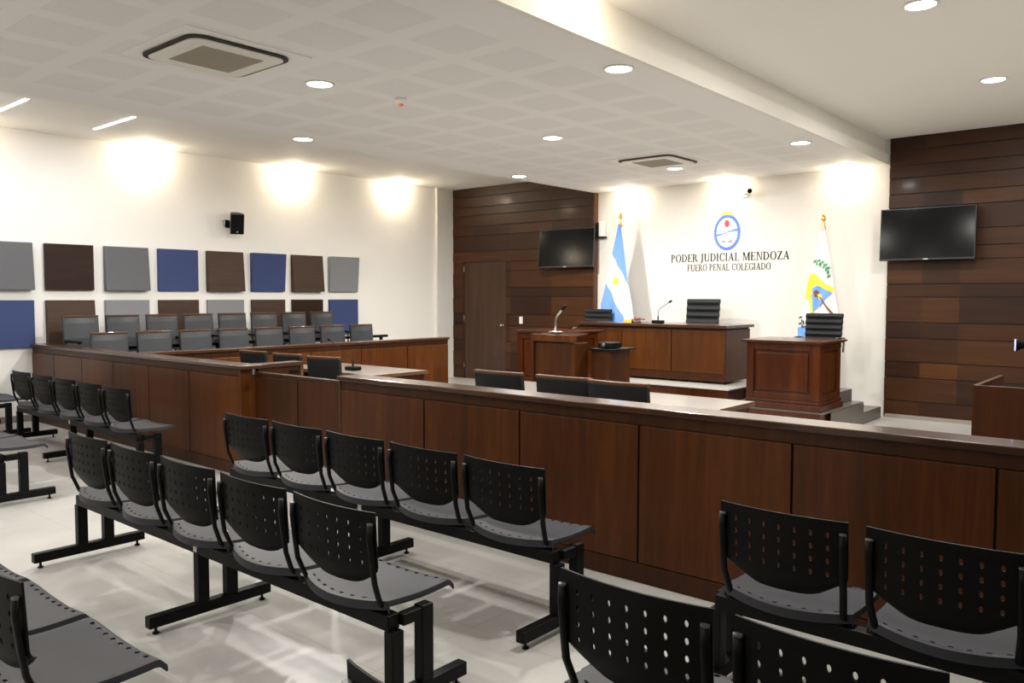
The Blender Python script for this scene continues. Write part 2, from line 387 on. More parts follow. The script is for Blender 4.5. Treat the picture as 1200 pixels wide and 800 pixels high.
for x, y, z, lab in [(-11.21, 5.34, ZH, 'warm wall washer glowing on the left wall above the blue square panel'),
                     (-11.21, 7.74, ZH, 'warm wall washer on the left wall, to the right of the loudspeaker'),
                     (-11.21, 9.96, ZH, 'warm wall washer on the left wall nearest the white corner'),
                     (-11.21, 2.95, ZH, 'warm wall washer at the left edge of the picture'),
                     (-11.21, 0.5, ZH, 'warm wall washer on the left wall outside the picture'),
                     (-7.25, 11.33, ZL, 'warm wall washer above the blue and white striped flag'),
                     (-5.52, 11.33, ZL, 'warm wall washer above the oval emblem'),
                     (-3.78, 11.33, ZL, 'warm wall washer above the flag with the green laurel'),
                     (-3.08, 4.45, ZH, 'warm spotlight lighting the side of the ceiling beam')]:
    t = place(sp, used, (x, y, z), 0, lab); used = True
    if z == ZL or x > -4:     # the front wall and beam carry weaker lamps
        for c in t.children:
            if c.type == 'LIGHT':
                c.data = c.data.copy(); c.data.energy = P_SPOT * 0.5
def led(x0, x1, y, lab):
    t = thing('led_strip_light', lab, 'strip light', (x0, y, ZH), group='linear led strips in the left ceiling')
    w = x1 - x0
    MB().box(0, w, -0.026, 0.026, -0.006, -0.001).build('housing', white_m, t)
    MB().box(0.01, w - 0.01, -0.02, 0.02, -0.010, -0.0062).build('diffuser', led_m, t)
    lamp('AREA', 'strip_source', (w / 2, 0, -0.014), P_LED, (0.97, 0.96, 1.0), t, shape='RECTANGLE', size=w - 0.04, size_y=0.035)
led(-10.62, -9.52, 4.385, 'short white led strip on the left ceiling nearer the spotlights')
led(-10.62, -9.52, 3.26, 'white led strip at the left edge of the picture')
led(-10.62, -9.52, 2.14, 'white led strip on the left ceiling outside the picture')
def rrect(w, h, r, n=6, cx=0, cy=0):
    o = []
    for sx, sy, a0 in ((1, 1, 0), (-1, 1, 90), (-1, -1, 180), (1, -1, 270)):
        for i in range(n + 1):
            a = math.radians(a0 + 90 * i / n); o.append((cx + sx * (w / 2 - r) + r * math.cos(a), cy + sy * (h / 2 - r) + r * math.sin(a)))
    return o
def cassette(x, y, lab, s=1.0):
    t = thing('air_conditioner_cassette', lab, 'air conditioner', (x, y, ZL), group='ceiling cassette air conditioners')
    MB().prism(rrect(0.98 * s, 0.98 * s, 0.01), -0.005, -0.001).build('ceiling_plate', plate_m, t, 0.002)
    MB().prism(rrect(0.80 * s, 0.80 * s, 0.12), -0.020, -0.0085).build('air_slot', acd_m, t)
    MB().prism(rrect(0.735 * s, 0.735 * s, 0.10), -0.030, -0.0205).build('cover_panel', acw_m, t, 0.006)
    g = MB().box(-0.24 * s, 0.24 * s, -0.24 * s, 0.24 * s, -0.0325, -0.0305)
    for i in range(24): g.box((-0.235 + i * 0.02) * s, (-0.227 + i * 0.02) * s, -0.235 * s, 0.235 * s, -0.0355, -0.0326)
    g.build('intake_grille', acg_m, t)
cassette(-5.56, 3.17, 'beige cassette air conditioner in the near left ceiling')
cassette(-5.45, 9.27, 'beige cassette air conditioner in the far ceiling near the judge bench')
t = thing('smoke_detector', 'white smoke detector with an orange tip on the perforated ceiling', 'smoke detector', (-5.50, 4.90, ZL))
MB().lathe([(0.052, 0), (0.052, -0.016), (0.045, -0.022), (0.028, -0.05)], n=20).build('housing', white_m, t, smooth=True)
MB().lathe([(0.024, -0.0505), (0.026, -0.058), (0.016, -0.070)], n=16).build('orange_cap', mat('orange_cap', (0.85, 0.22, 0.03), 0.4), t, smooth=True)['label'] = 'orange detector cap'

# ------------------------------------------------------------ wooden barriers
PH = 0.97
def run_parts(t, x0, x1, xs, m, depth=0.15, h=0.99, cap=cap_w, cx0=0.015, cx1=0.015, capover=0.025):
    """front face on local y=0 facing -y, from x0 to x1; xs = groove positions"""
    MB().box(x0 + 0.002, x1 - 0.002, 0.022, depth, 0.0, h - 0.036).build('core', dark_w, t)
    e = [x0] + list(xs) + [x1]
    for a, b in zip(e[:-1], e[1:]):
        MB().box(a + (0.006 if a != x0 else 0), b - (0.006 if b != x1 else 0), 0.0, 0.0215, 0.112, h - 0.105).build('panel', m, t, 0.003)
    MB().box(x0, x1, -0.004, 0.0215, 0.0, 0.108).build('kickboard', dark_w, t, 0.003)
    MB().box(x0, x1, 0.004, 0.0215, h - 0.101, h - 0.036).build('frieze', dark_w, t, 0.002)
    MB().box(x0 - cx0, x1 + cx1, -capover, depth + 0.03, h - 0.035, h).build('cap_rail', cap, t, 0.006)
t = thing('wooden_barrier', 'long dark wooden barrier on the right, in front of the lawyers tables', 'barrier', (0, 3.851, 0))
run_parts(t, -5.03, 3.1, [-4.10 + 0.867 * i for i in range(9) if -4.10 + 0.867 * i < 3.0], panel_w)
MB().box(-5.042, -5.031, -0.005, 0.15, 0.0, 0.954).build('end_strip', trim_w, t)
t = thing('wooden_barrier', 'wooden barrier on the left running from the panelled wall to the gate', 'barrier', (0, 3.851, 0))
run_parts(t, XL + 0.02, -6.48, [-10.66 + 0.823 * i for i in range(5)], panel_w, cx1=0.10)
MB().box(-6.479, -6.446, -0.002, 0.15, 0.0, 0.954).build('end_panel', jury_w, t, 0.002)
t = thing('barrier_return', 'short wooden wing behind the gate hinge with a light top edge', 'barrier', (0, 3.851, 0))
MB().box(-6.56, -6.45, 0.181, 0.62, 0.0, 0.954).build('return_panel', dark_w, t, 0.003)
MB().box(-6.57, -6.42, 0.182, 0.645, 0.955, 0.99).build('return_cap', capy_w, t, 0.006)
MB().box(-6.4495, -6.447, 0.50, 0.60, 0.88, 0.91).build('latch_slot', black_m, t)
MB().box(-6.575, -6.44, 0.621, 0.65, 0.0, 0.954).build('end_post', trim_w, t, 0.003)
t = thing('swing_gate', 'low wooden swing gate between the two barriers', 'gate', (-6.43, 3.99, 0))
MB().box(0.012, 1.372, -0.015, 0.015, 0.06, 0.905).build('gate_panel', dark_w, t, 0.003)
MB().box(0.02, 0.66, -0.021, -0.0155, 0.10, 0.89).build('facing_board', dark_w, t, 0.002)
MB().box(0.675, 1.36, -0.021, -0.0155, 0.10, 0.89).build('facing_board', dark_w, t, 0.002)
MB().box(0.012, 1.372, -0.022, 0.022, 0.9055, 0.93).build('gate_rail', cap_w, t, 0.003)
MB().tube([(0.0, -0.02, 0.90), (0.0, -0.02, 0.955)], 0.012).build('hinge', steel_m, t)
# jury barrier, runs along y and faces the room
t = thing('jury_barrier', 'reddish wooden barrier in front of the jury seats', 'barrier', (-8.64, 4.03, 0), PI / 2)
run_parts(t, 0.0, 4.59, [0.52, 1.33, 2.13, 2.94, 3.77], jury_w, cap=capy_w, depth=0.12, cx0=0, cx1=0.01)

# jury platforms
t = thing('jury_platform', 'lower wooden platform under the front jury row', 'platform', (0, 0, 0))
MB().box(-10.32, -8.80, 4.03, 9.2, 0, 0.17).build('lower_step', dark_w, t, 0.004)
t = thing('jury_platform', 'raised wooden platform under the back jury row', 'platform', (0, 0, 0))
MB().box(XL + 0.01, -10.321, 4.03, 9.2, 0, 0.36).build('upper_step', dark_w, t, 0.004)
t = thing('jury_rail', 'low dark rail between the two rows of jury seats', 'rail', (-10.28, 0, 0.17))
MB().box(-0.03, 0.03, 4.25, 8.83, 0.76, 0.80).build('handrail', black_m, t, 0.006)
for y in (4.3, 5.8, 7.3, 8.7): MB().box(-0.02, 0.02, y - 0.02, y + 0.02, 0.0, 0.76).build('post', black_m, t)

# ------------------------------------------------------------ armchairs with wooden top rail
def armchair(w=0.50, h=0.98, leath_m=leath_m):
    t = thing('upholstered_armchair', '', 'armchair')
    hw = w / 2
    # local: backrest at y=0, sitter faces +y
    lean = 0.10
    def Y(z): return -(z - 0.45) * lean
    n = 8; vs = []; th = 0.045
    prof = [(0.50, 0.0), (0.54, 0.012), (0.70, 0.02), (h - 0.10, 0.012), (h - 0.027, 0.0)]
    b = MB()
    for side in (0, 1):
        for z, bulge in prof:
            for i in range(n + 1):
                u = -1 + 2 * i / n
                y = Y(z) + (th / 2 + bulge * (1 - u * u) ** 0.5 if side else -th / 2 - 0.3 * bulge * (1 - u * u) ** 0.5)
                vs.append((u * (hw - 0.004), y + 0.03 * (u * u), z))
    m = n + 1; L = len(prof) * m; fs = []
    for sd in (0, 1):
        for j in range(len(prof) - 1):
            for i in range(n):
                q = [sd * L + j * m + i, sd * L + j * m + i + 1, sd * L + (j + 1) * m + i + 1, sd * L + (j + 1) * m + i]
                fs.append(tuple(q) if sd == 0 else tuple(q[::-1]))
    for j in range(len(prof) - 1):
        fs.append((j * m, (j + 1) * m, L + (j + 1) * m, L + j * m)); fs.append((j * m + n, L + j * m + n, L + (j + 1) * m + n, (j + 1) * m + n))
    for i in range(n):
        fs.append((i, L + i, L + i + 1, i + 1)); a = (len(prof) - 1) * m; fs.append((a + i, a + i + 1, L + a + i + 1, L + a + i))
    b.add(vs, fs).build('backrest', leath_m, t, 0.006, smooth=False)
    # top rail follows the curved back
    r = MB(); pts = []; rd, rh = 0.022, 0.026
    for i in range(n + 1):
        u = -1 + 2 * i / n; pts.append((u * hw, Y(h) + 0.03 * u * u))
    vs = []
    for (x, y) in pts: vs += [(x, y - rd, h - rh), (x, y + rd, h - rh), (x, y + rd, h), (x, y - rd, h)]
    fs = [(4 * i + a, 4 * i + (a + 1) % 4, 4 * i + 4 + (a + 1) % 4, 4 * i + 4 + a) for i in range(n) for a in range(4)] + [(0, 3, 2, 1), (4 * n, 4 * n + 1, 4 * n + 2, 4 * n + 3)]
    r.add(vs, [f[::-1] for f in fs]).build('top_rail', trim_w, t, 0.006)
    MB().prism(rrect(w - 0.06, 0.46, 0.05, cy=0.24), 0.40, 0.47).build('seat', leath_m, t, 0.02)
    for sx in (-1, 1):
        MB().tube([(sx * (hw - 0.045), Y(0.55), 0.57), (sx * (hw - 0.035), Y(0.45), 0.45), (sx * (hw - 0.03), -0.05, 0.0)], 0.017).build('rear_leg', trim_w, t, smooth=True)
        MB().tube([(sx * (hw - 0.03), 0.44, 0.0), (sx * (hw - 0.03), 0.42, 0.655)], 0.017).build('front_leg', trim_w, t, smooth=True)
        MB().box(sx * (hw - 0.03) - 0.024, sx * (hw - 0.03) + 0.024, 0.0, 0.46, 0.656, 0.685).build('armrest', black_m, t, 0.01)
    return t
ac = armchair(0.52, 0.985, lblack_m); used = False
law = [(-4.43, 5.03, 0.0, 'armchair at the right lawyers table, nearest the gate'), (-3.765, 5.04, 0.03, 'armchair in the middle at the right lawyers table'),
       (-3.225, 4.98, -0.02, 'armchair at the right end of the right lawyers table'),
       (-6.86, 5.06, 0.2, 'armchair at the left lawyers table, seen through the gate opening'), (-7.50, 5.06, 0.12, 'armchair in the middle at the left lawyers table'),
       (-8.20, 5.08, 0.12, 'armchair at the left lawyers table, nearest the jury barrier')]
for x, y, rz, lab in law:
    t = place(ac, used, (x, y, 0), rz, 'dark ' + lab); used = True; t['group'] = 'dark armchairs at the two lawyers tables'
    if x < -6: t.scale = (0.84, 1, 1)
jc = armchair(0.44, 0.99); used = False
ordw = ['leftmost', 'second from the left', 'third from the left', 'fourth from the left', 'fifth from the left', 'sixth from the left', 'seventh from the left', 'rightmost']
for i in range(8):
    t = place(jc, used, (-10.05, 4.265 + 0.550 * i, 0.172), -PI / 2, 'grey jury armchair in the lower front row, %s' % ordw[i]); used = True; t['group'] = 'grey armchairs in the jury box'
for i in range(8):
    t = place(jc, True, (-10.88, 4.265 + 0.530 * i, 0.362), -PI / 2, 'grey jury armchair in the raised back row, %s' % ordw[i]); t['group'] = 'grey armchairs in the jury box'

# ------------------------------------------------------------ lawyers tables
def table(x0, x1, y0, y1, lab):
    t = thing('lawyers_table', lab, 'table', (x0, y0, 0), group='long lawyers tables')
    w, d = x1 - x0, y1 - y0
    MB().box(0, w, 0, d, 0.72, 0.75).build('tabletop', top_m, t, 0.003)
    MB().box(0.0, w, -0.004, -0.0005, 0.715, 0.752).box(0.0, w, d + 0.0005, d + 0.004, 0.715, 0.752).box(w + 0.0005, w + 0.004, 0, d, 0.715, 0.752).build('edge_band', trim_w, t)
    MB().box(0.03, 0.06, 0.03, d - 0.03, 0, 0.7195).build('side_panel', dark_w, t, 0.002)
    MB().box(w - 0.06, w - 0.03, 0.03, d - 0.03, 0, 0.7195).build('side_panel', dark_w, t, 0.002)
    MB().box(0.0605, w - 0.0605, d - 0.10, d - 0.08, 0.18, 0.7195).build('modesty_panel', dark_w, t, 0.002)
table(-5.30, -2.755, 5.55, 6.26, 'brown lawyers table behind the right barrier, by three chairs')
table(-8.50, -6.76, 5.60, 6.42, 'brown lawyers table beside the jury barrier, with a microphone')

# ------------------------------------------------------------ waiting benches
def plate(cols, rows, hole, mp, hr):
    """grid of cells in (u,v) with oval holes; mp maps to space; hr = hole radii"""
    key = {}; V = []; Fs = []
    def vid(u, v):
        k = (round(u, 5), round(v, 5))
        if k not in key: key[k] = len(V); V.append(mp(u, v))
        return key[k]
    for i in range(len(cols) - 1):
        for j in range(len(rows) - 1):
            a, b, c, d_ = cols[i], cols[i + 1], rows[j], rows[j + 1]; mu, mv = (a + b) / 2, (c + d_) / 2
            ring = [(a, c), (mu, c), (b, c), (b, mv), (b, d_), (mu, d_), (a, d_), (a, mv)]
            if hole(i, j):
                an = [225, 270, 315, 0, 45, 90, 135, 180]
                inn = [(mu + hr[0] * math.cos(math.radians(q)), mv + hr[1] * math.sin(math.radians(q))) for q in an]
                for q in range(8):
                    Fs.append((vid(*ring[q]), vid(*ring[(q + 1) % 8]), vid(*inn[(q + 1) % 8]), vid(*inn[q])))
            else:
                cc = vid(mu, mv)
                for q in range(8): Fs.append((vid(*ring[q]), vid(*ring[(q + 1) % 8]), cc))
    m = MB(); m.add(V, Fs); return m
def lerp_list(a, b, n): return [a + (b - a) * i / n for i in range(n + 1)]
def bench_parts(t, n, pitch, w):
    hw = w / 2; half = pitch * (n - 1) / 2 + 0.285
    MB().box(-half, half, 0.035, 0.095, 0.335, 0.395).build('beam', black_m, t, 0.004)
    feet = [-half + 0.0, 0.0, half - 0.0] if n > 2 else [-half + 0.1, half - 0.05]
    for x in feet:
        l = MB()
        l.box(x - 0.025, x + 0.025, 0.036, 0.094, 0.09, 0.334); l.box(x - 0.025, x + 0.025, 0.19, 0.25, 0.09, 0.396); l.box(x - 0.022, x + 0.022, 0.0955, 0.19, 0.345, 0.390)
        l.box(x - 0.025, x + 0.025, -0.21, 0.44, 0.035, 0.09)
        f = l.build('leg', black_m, t, 0.004)
        MB().lathe([(0.016, 0.0), (0.016, 0.008), (0.007, 0.010), (0.007, 0.034)], (x, -0.17, 0), 10).lathe([(0.016, 0.0), (0.016, 0.008), (0.007, 0.010), (0.007, 0.034)], (x, 0.40, 0), 10).build('levelling_foot', black_m, f)
        if abs(x) < half - 0.2 or n <= 2: MB().box(x - 0.016, x + 0.016, 0.0325, 0.0348, 0.345, 0.38).build('sticker', sticker_m, f)
    for k in range(n):
        cx = -pitch * (n - 1) / 2 + pitch * k
        # backrest: 7 x 4 oval holes
        zt, zr = 0.795, 0.59
        def bm(u, v):   # u -1..1, v 0 (top) .. 1 (bottom)
            z = zt - v * 0.305
            tt = max(0.0, (v - 0.66) / 0.34)
            ww = hw * (1 - 0.24 * tt ** 2.4)
            zb = z + 0.055 * tt * (u ** 4)
            y = -0.030 * (1 - u * u) + 0.014 - (z - 0.5) * 0.05 + 0.035 * tt ** 2 
            return (cx + u * ww, y, zb)
        cols = [-1, -0.84] + [-0.84 + 0.24 * i for i in range(1, 7)] + [0.84, 1]
        rows = [0.0, 0.10, 0.26, 0.42, 0.58, 0.74, 0.84, 0.93, 1.0]
        plate(cols, rows, lambda i, j: 1 <= i <= 7 and 1 <= j <= 4, bm, (0.026, 0.036)).build('backrest', back_m, t, smooth=True, solid=0.007, offset=0)
        for sx in (-1, 1):
            x = cx + sx * (hw - 0.014)
            MB().tube([(x, -0.016, 0.748), (x, -0.018, 0.70), (x, -0.006, 0.60), (x, 0.005, 0.52), (x + sx * -0.01, 0.04, 0.43), (x + sx * -0.012, 0.07, 0.400)], 0.014, 10, ry=0.010).build('back_support', black_m, t, smooth=True)
            MB().tube([(x, -0.016, 0.7482), (x, -0.016, 0.754)], 0.0135, 10, ry=0.0098).build('end_cap', cap_m, t)
        def sm(u, v):   # v 0 rear .. 1 front
            yr = 0.055 - 0.075 * (1 - u * u)
            y = yr + (0.405 - yr) * v
            z = 0.440 - 0.012 * (1 - u * u) - 0.010 * math.sin(v * PI)
            if v <= 0.0: z -= 0.030; y += 0.008
            if v > 0.93: z -= 0.028 * ((v - 0.93) / 0.07)
            if abs(u) > 0.985: z -= 0.018
            return (cx + u * (hw + 0.006), y, z)
        scol = [-1, -0.975] + [-0.88 + 0.22 * i for i in range(0, 9)] + [0.975, 1]
        srow = [0.0, 0.04, 0.13, 0.3, 0.5, 0.7, 0.86, 0.94, 1.0]
        plate(scol, srow, lambda i, j: j in (1, 6) and 2 <= i <= 9, sm, (0.042, 0.018)).build('seat', shell_m, t, smooth=True, solid=0.007, offset=1)
        MB().box(cx - 0.14, cx + 0.14, 0.04, 0.30, 0.397, 0.408).build('seat_bracket', black_m, t)
def bench(n, pitch, w, x, y, lab):
    t = thing('waiting_bench', lab, 'bench', (x, y, 0), group='black perforated waiting benches for the public')
    bench_parts(t, n, pitch, w)
    return t
b5 = bench(5, 0.575, 0.52, -3.73, 1.93, 'five seat black bench in the middle of the room, with free floor in front')
for x, y, lab in [(-3.73, 2.95, 'five seat black bench in front of the gate and the middle of the barrier'),
                  (-8.44, 3.14, 'five seat black bench far left, close to the left barrier'),
                  (-8.33, 2.03, 'black bench at the left edge, only its end seats in view')]:
    place(b5, True, (x, y, 0), 0, lab)
place(b5, True, (-3.91, 0.805, 0), 0, 'black bench in the lower left corner, seen from above its seats')
b5r = bench(5, 0.552, 0.49, -0.08, 2.95, 'black bench at the right, close to the right barrier')
place(b5r, True, (-0.08, 1.90, 0), 0, 'nearest black bench at the lower right, with light showing through its holes')
place(b5r, True, (-0.07, 1.10, 0), 0, 'black bench at the bottom edge, only a backrest corner in view')
bench(2, 0.575, 0.52, -10.73, 2.98, 'short black bench against the left wall')

# ------------------------------------------------------------ daises, steps
t = thing('judge_dais', 'raised platform carrying the judge bench, with grey top and wooden edge', 'platform')
MB().box(-7.9, -4.47, 9.36, YT - 0.002, 0.0, 0.432).build('dais_body', red_w, t, 0.003)
MB().box(-7.92, -4.45, 9.34, YT - 0.002, 0.433, 0.45).build('dais_top', dais_m, t, 0.003)
grey_m = mat('step_stone', (0.13, 0.118, 0.103), 0.35)
t = thing('side_platform', 'lower platform with grey stone steps at the right end', 'platform')
MB().box(-4.44, -3.22, 9.045, 10.45, 0.0, 0.284).build('platform_body', red_w, t, 0.003)
MB().box(-4.44, -3.19, 9.062, 10.47, 0.285, 0.30).build('platform_top', grey_m, t, 0.003)
MB().box(-3.189, -3.18, 9.3, 10.45, 0.0, 0.284).build('side_face', grey_m, t)
t = thing('stone_step', 'low grey stone step against the white wall', 'step')
MB().box(-4.44, -3.22, 10.475, 11.30, 0.0, 0.15).build('low_step', grey_m, t, 0.003)
t = thing('stone_step', 'upper grey stone step behind the small mahogany desk', 'step')
MB().box(-4.44, -3.33, 9.89, 10.46, 0.301, 0.45).build('upper_step', grey_m, t, 0.003)

# judge bench
t = thing('judge_bench', 'long dark wooden judge bench on the raised platform', 'desk', (-7.11, 9.80, 0.45))
w = 2.38
MB().box(0.0, w, 0.022, 0.75, 0.03, 0.715).build('carcass', dark_w, t, 0.002)
for i in range(3): MB().box(0.0 + i * w / 3 + (0.006 if i else 0), (i + 1) * w / 3 - 0.006, 0.0, 0.0215, 0.135, 0.70).build('panel', jury_w if i else panel_w, t, 0.003)
MB().box(0.0, w, 0.003, 0.0215, 0.03, 0.130).build('kickboard', dark_w, t, 0.002)
MB().box(-0.03, w + 0.03, -0.03, 0.82, 0.735, 0.775).build('worktop', cap_w, t, 0.005)
MB().box(0.02, w - 0.02, 0.02, 0.76, 0.7155, 0.7345).build('shadow_gap', groove_m, t)
for x in (0.02, 0.6, 1.2, 1.8, w - 0.02): MB().lathe([(0.014, 0.0), (0.014, 0.0295)], (x, 0.05, 0), 10).build('levelling_foot', black_m, t)
# the two framed mahogany desks
def small_desk(x0, x1, y0, z, h, lab):
    t = thing('panelled_desk', lab, 'desk', (x0, y0, z), group='framed mahogany side desks')
    w, d = x1 - x0, 0.74
    MB().box(0.03, w - 0.03, 0.03, d - 0.03, 0.07, h - 0.03).build('carcass', red_w, t, 0.002)
    MB().box(-0.02, w + 0.02, -0.02, d + 0.02, 0.0, 0.075).box(-0.005, w + 0.005, -0.005, d + 0.005, 0.0755, 0.115).build('plinth', red_w, t, 0.008)
    f = MB()
    f.box(0, 0.09, 0.004, 0.0295, 0.116, h - 0.03).box(w - 0.09, w, 0.004, 0.0295, 0.116, h - 0.03)
    f.box(0.0905, w - 0.0905, 0.004, 0.0295, 0.116, 0.19).box(0.0905, w - 0.0905, 0.004, 0.0295, h - 0.10, h - 0.03)
    f.build('front_frame', red_w, t, 0.006)
    MB().box(0.13, w - 0.13, 0.014, 0.0295, 0.22, h - 0.135).build('raised_panel', red_w, t, 0.012)
    s = MB(); s.box(w - 0.0295, w - 0.003, 0.03, 0.12, 0.116, h - 0.03).box(w - 0.0295, w - 0.003, d - 0.12, d - 0.03, 0.116, h - 0.03)
    s.box(w - 0.0295, w - 0.003, 0.1205, d - 0.1205, 0.116, 0.19).box(w - 0.0295, w - 0.003, 0.1205, d - 0.1205, h - 0.10, h - 0.03)
    s.build('side_frame', red_w, t, 0.006)
    MB().box(-0.02, w + 0.02, -0.02, d + 0.02, h - 0.0295, h - 0.015).box(-0.045, w + 0.045, -0.045, d + 0.045, h - 0.0148, h + 0.01).build('worktop', red_w, t, 0.005)
small_desk(-4.11, -3.25, 9.08, 0.30, 0.79, 'small mahogany framed desk on the right, next to the steps')
t2 = thing('left_platform', 'low wooden platform under the left side desk', 'platform')
MB().box(-7.40, -6.25, 8.5, 9.33, 0.0, 0.30).build('platform_body', red_w, t2, 0.003)
small_desk(-7.23, -6.36, 8.56, 0.30, 0.83, 'mahogany side desk on the left, half hidden behind the lectern')

# lectern
t = thing('lectern', 'dark wooden lectern with a silver microphone on top', 'lectern', (-6.10, 7.48, 0))
MB().box(0.04, 0.62, 0.03, 0.30, 0.0, 1.06).build('body', dark_w, t, 0.004)
MB().box(0.0, 0.035, 0.0, 0.33, 0.0, 1.16).build('side_panel', dark_w, t, 0.003)
MB().box(0.036, 0.66, 0.0, 0.025, 1.075, 1.155).build('front_lip', panel_w, t, 0.003)
MB().prism([(0.026, 1.12), (0.33, 1.15), (0.33, 1.17), (0.026, 1.14)], 0.036, 0.60, 'x').build('sloping_top', cap_w, t, 0.003)
m = thing('lectern_microphone', 'silver gooseneck microphone with round base on the lectern', 'microphone', (-5.90, 7.70, 1.172))
MB().lathe([(0.085, 0.0), (0.085, 0.012), (0.03, 0.022)], n=24).build('base', steel_m, m, smooth=True)
for dx in (-0.009, 0.009): MB().tube([(dx, 0, 0.02), (dx, 0, 0.14), (dx * 1.2 + 0.02, 0, 0.19), (dx + 0.10, 0, 0.28)], 0.006).build('gooseneck', steel_m, m, smooth=True)
MB().tube([(0.09, 0, 0.27), (0.13, 0, 0.31), (0.16, 0, 0.325)], [0.016, 0.022, 0.014], 10).build('capsule', black_m, m, smooth=True)
t = thing('side_cabinet', 'narrow dark cabinet beside the lectern', 'cabinet', (-5.42, 7.75, 0))
MB().box(0, 0.27, 0, 0.42, 0.0, 0.98).build('body', dark_w, t, 0.004)
MB().box(-0.01, 0.34, -0.03, 0.44, 0.9805, 1.0).build('shelf', black_m, t, 0.003)
t = thing('projector', 'small black projector on the narrow cabinet', 'projector', (-5.30, 7.80, 1.0))
MB().box(-0.06, 0.14, 0, 0.20, 0.004, 0.07).build('body', black_m, t, 0.01)
MB().lathe([(0.024, 0), (0.024, 0.02), (0.018, 0.024)], n=16, M=Matrix.Rotation(PI / 2, 4, 'X')).build('lens', steel_m, t, loc=(0.03, 0.0, 0.038))

# ------------------------------------------------------------ leather chairs behind the benches
def exec_chair(lab, x, y, z, top, w, rz=0):
    t = thing('executive_chair', lab, 'office chair', (x, y, z), rz, 'black ribbed leather chairs behind the desks')
    hw = w / 2; b = MB(); nr = 7; h0, h1 = 0.42, top
    prof = []
    for i in range(nr):
        a = h0 + (h1 - h0) * i / nr; c = h0 + (h1 - h0) * (i + 1) / nr
        for q in range(5):
            s_ = q / 4; prof.append((a + (c - a) * (0.04 + 0.92 * s_), 0.022 + 0.022 * math.sin(PI * s_)))
    n = 8; vs = []
    for sd in (-1, 1):
        for z_, th in prof:
            for i in range(n + 1):
                u = -1 + 2 * i / n
                ly = (z_ - h0) * 0.12
                vs.append((u * hw * (1.0 - 0.04 * (1 - (z_ - h0) / (h1 - h0))), ly - 0.03 * u * u + sd * th * (1 - 0.35 * abs(u) ** 3), z_))
    m_ = n + 1; L = len(prof) * m_; fs = []
    for sd in (0, 1):
        for j in range(len(prof) - 1):
            for i in range(n):
                q = (sd * L + j * m_ + i, sd * L + j * m_ + i + 1, sd * L + (j + 1) * m_ + i + 1, sd * L + (j + 1) * m_ + i)
                fs.append(q if sd == 0 else q[::-1])
    for j in range(len(prof) - 1):
        fs.append((j * m_, (j + 1) * m_, L + (j + 1) * m_, L + j * m_)); fs.append((j * m_ + n, L + j * m_ + n, L + (j + 1) * m_ + n, (j + 1) * m_ + n))
    a = (len(prof) - 1) * m_
    for i in range(n): fs.append((i, L + i, L + i + 1, i + 1)); fs.append((a + i, a + i + 1, L + a + i + 1, L + a + i))
    b.add(vs, fs).build('backrest', lblack_m, t, smooth=False)
    MB().prism(rrect(w - 0.02, 0.46, 0.06, cy=-0.25), 0.40, 0.46).build('seat', lblack_m, t, 0.02)
    MB().lathe([(0.028, 0.085), (0.028, 0.40)], (0, -0.22, 0), 14).build('gas_column', steel_m, t, smooth=True)
    for sx in (-1, 1): MB().tube([(sx * (hw + 0.02), 0.0, 0.46), (sx * (hw + 0.03), 0.0, 0.64), (sx * (hw + 0.03), -0.28, 0.64), (sx * (hw + 0.02), -0.32, 0.44)], 0.013).build('armrest', steel_m, t, smooth=True)
    s5 = MB()
    for i in range(5):
        an = 2 * PI * i / 5; s5.tube([(0, -0.22, 0.085), (0.26 * math.cos(an), -0.22 + 0.26 * math.sin(an), 0.06)], [0.024, 0.014])
    s5.build('star_base', steel_m, t)
    for i in range(5):
        an = 2 * PI * i / 5; MB().lathe([(0.024, -0.015), (0.024, 0.015)], n=14, M=Matrix.Rotation(PI / 2, 4, 'X')).build('castor', black_m, t, loc=(0.26 * math.cos(an), -0.22 + 0.26 * math.sin(an), 0.0245))
exec_chair('black ribbed leather chair behind the middle of the judge bench', -5.72, 11.06, 0.45, 1.12, 0.53)
exec_chair('low dark leather chair at the left end of the judge bench', -7.50, 10.9, 0.45, 0.95, 0.50)
exec_chair('black ribbed leather chair behind the small mahogany desk', -3.67, 10.37, 0.45, 0.945, 0.46)

# bench microphone and desk objects
def desk_mic(lab, x, y, z, pts, bw=0.11):
    t = thing('desk_microphone', lab, 'microphone', (x, y, z), group='gooseneck desk microphones')
    MB().box(-bw / 2, bw / 2, -0.06, 0.06, 0.0, 0.045).build('base', black_m, t, 0.012)
    MB().tube([(0, 0, 0.045), (0, 0, 0.10)], 0.010).build('stem', black_m, t, smooth=True)
    MB().tube([(0, 0, 0.10)] + pts, 0.0045).build('gooseneck', black_m, t, smooth=True)
    p = Vector(pts[-1]); q = (p - Vector(pts[-2])).normalized()
    MB().tube([p, p + q * 0.015, p + q * 0.05], [0.008, 0.016, 0.012], 10).build('capsule', black_m, t, smooth=True)
desk_mic('black gooseneck microphone on the judge bench', -5.86, 10.02, 1.225, [(0.0, 0, 0.17), (0.04, 0, 0.215), (0.12, 0, 0.265), (0.17, 0, 0.295)], 0.15)
desk_mic('gooseneck microphone on the left lawyers table', -7.42, 5.86, 0.7525, [(-0.01, 0, 0.13), (-0.20, 0.0, 0.22), (-0.45, 0.02, 0.325)], 0.17)
t = thing('gavel_block', 'wooden gavel lying on its sound block on the judge bench', 'gavel', (-6.20, 10.02, 1.225))
MB().lathe([(0.055, 0), (0.058, 0.012), (0.05, 0.03)], n=20).build('sound_block', trim_w, t, smooth=True)
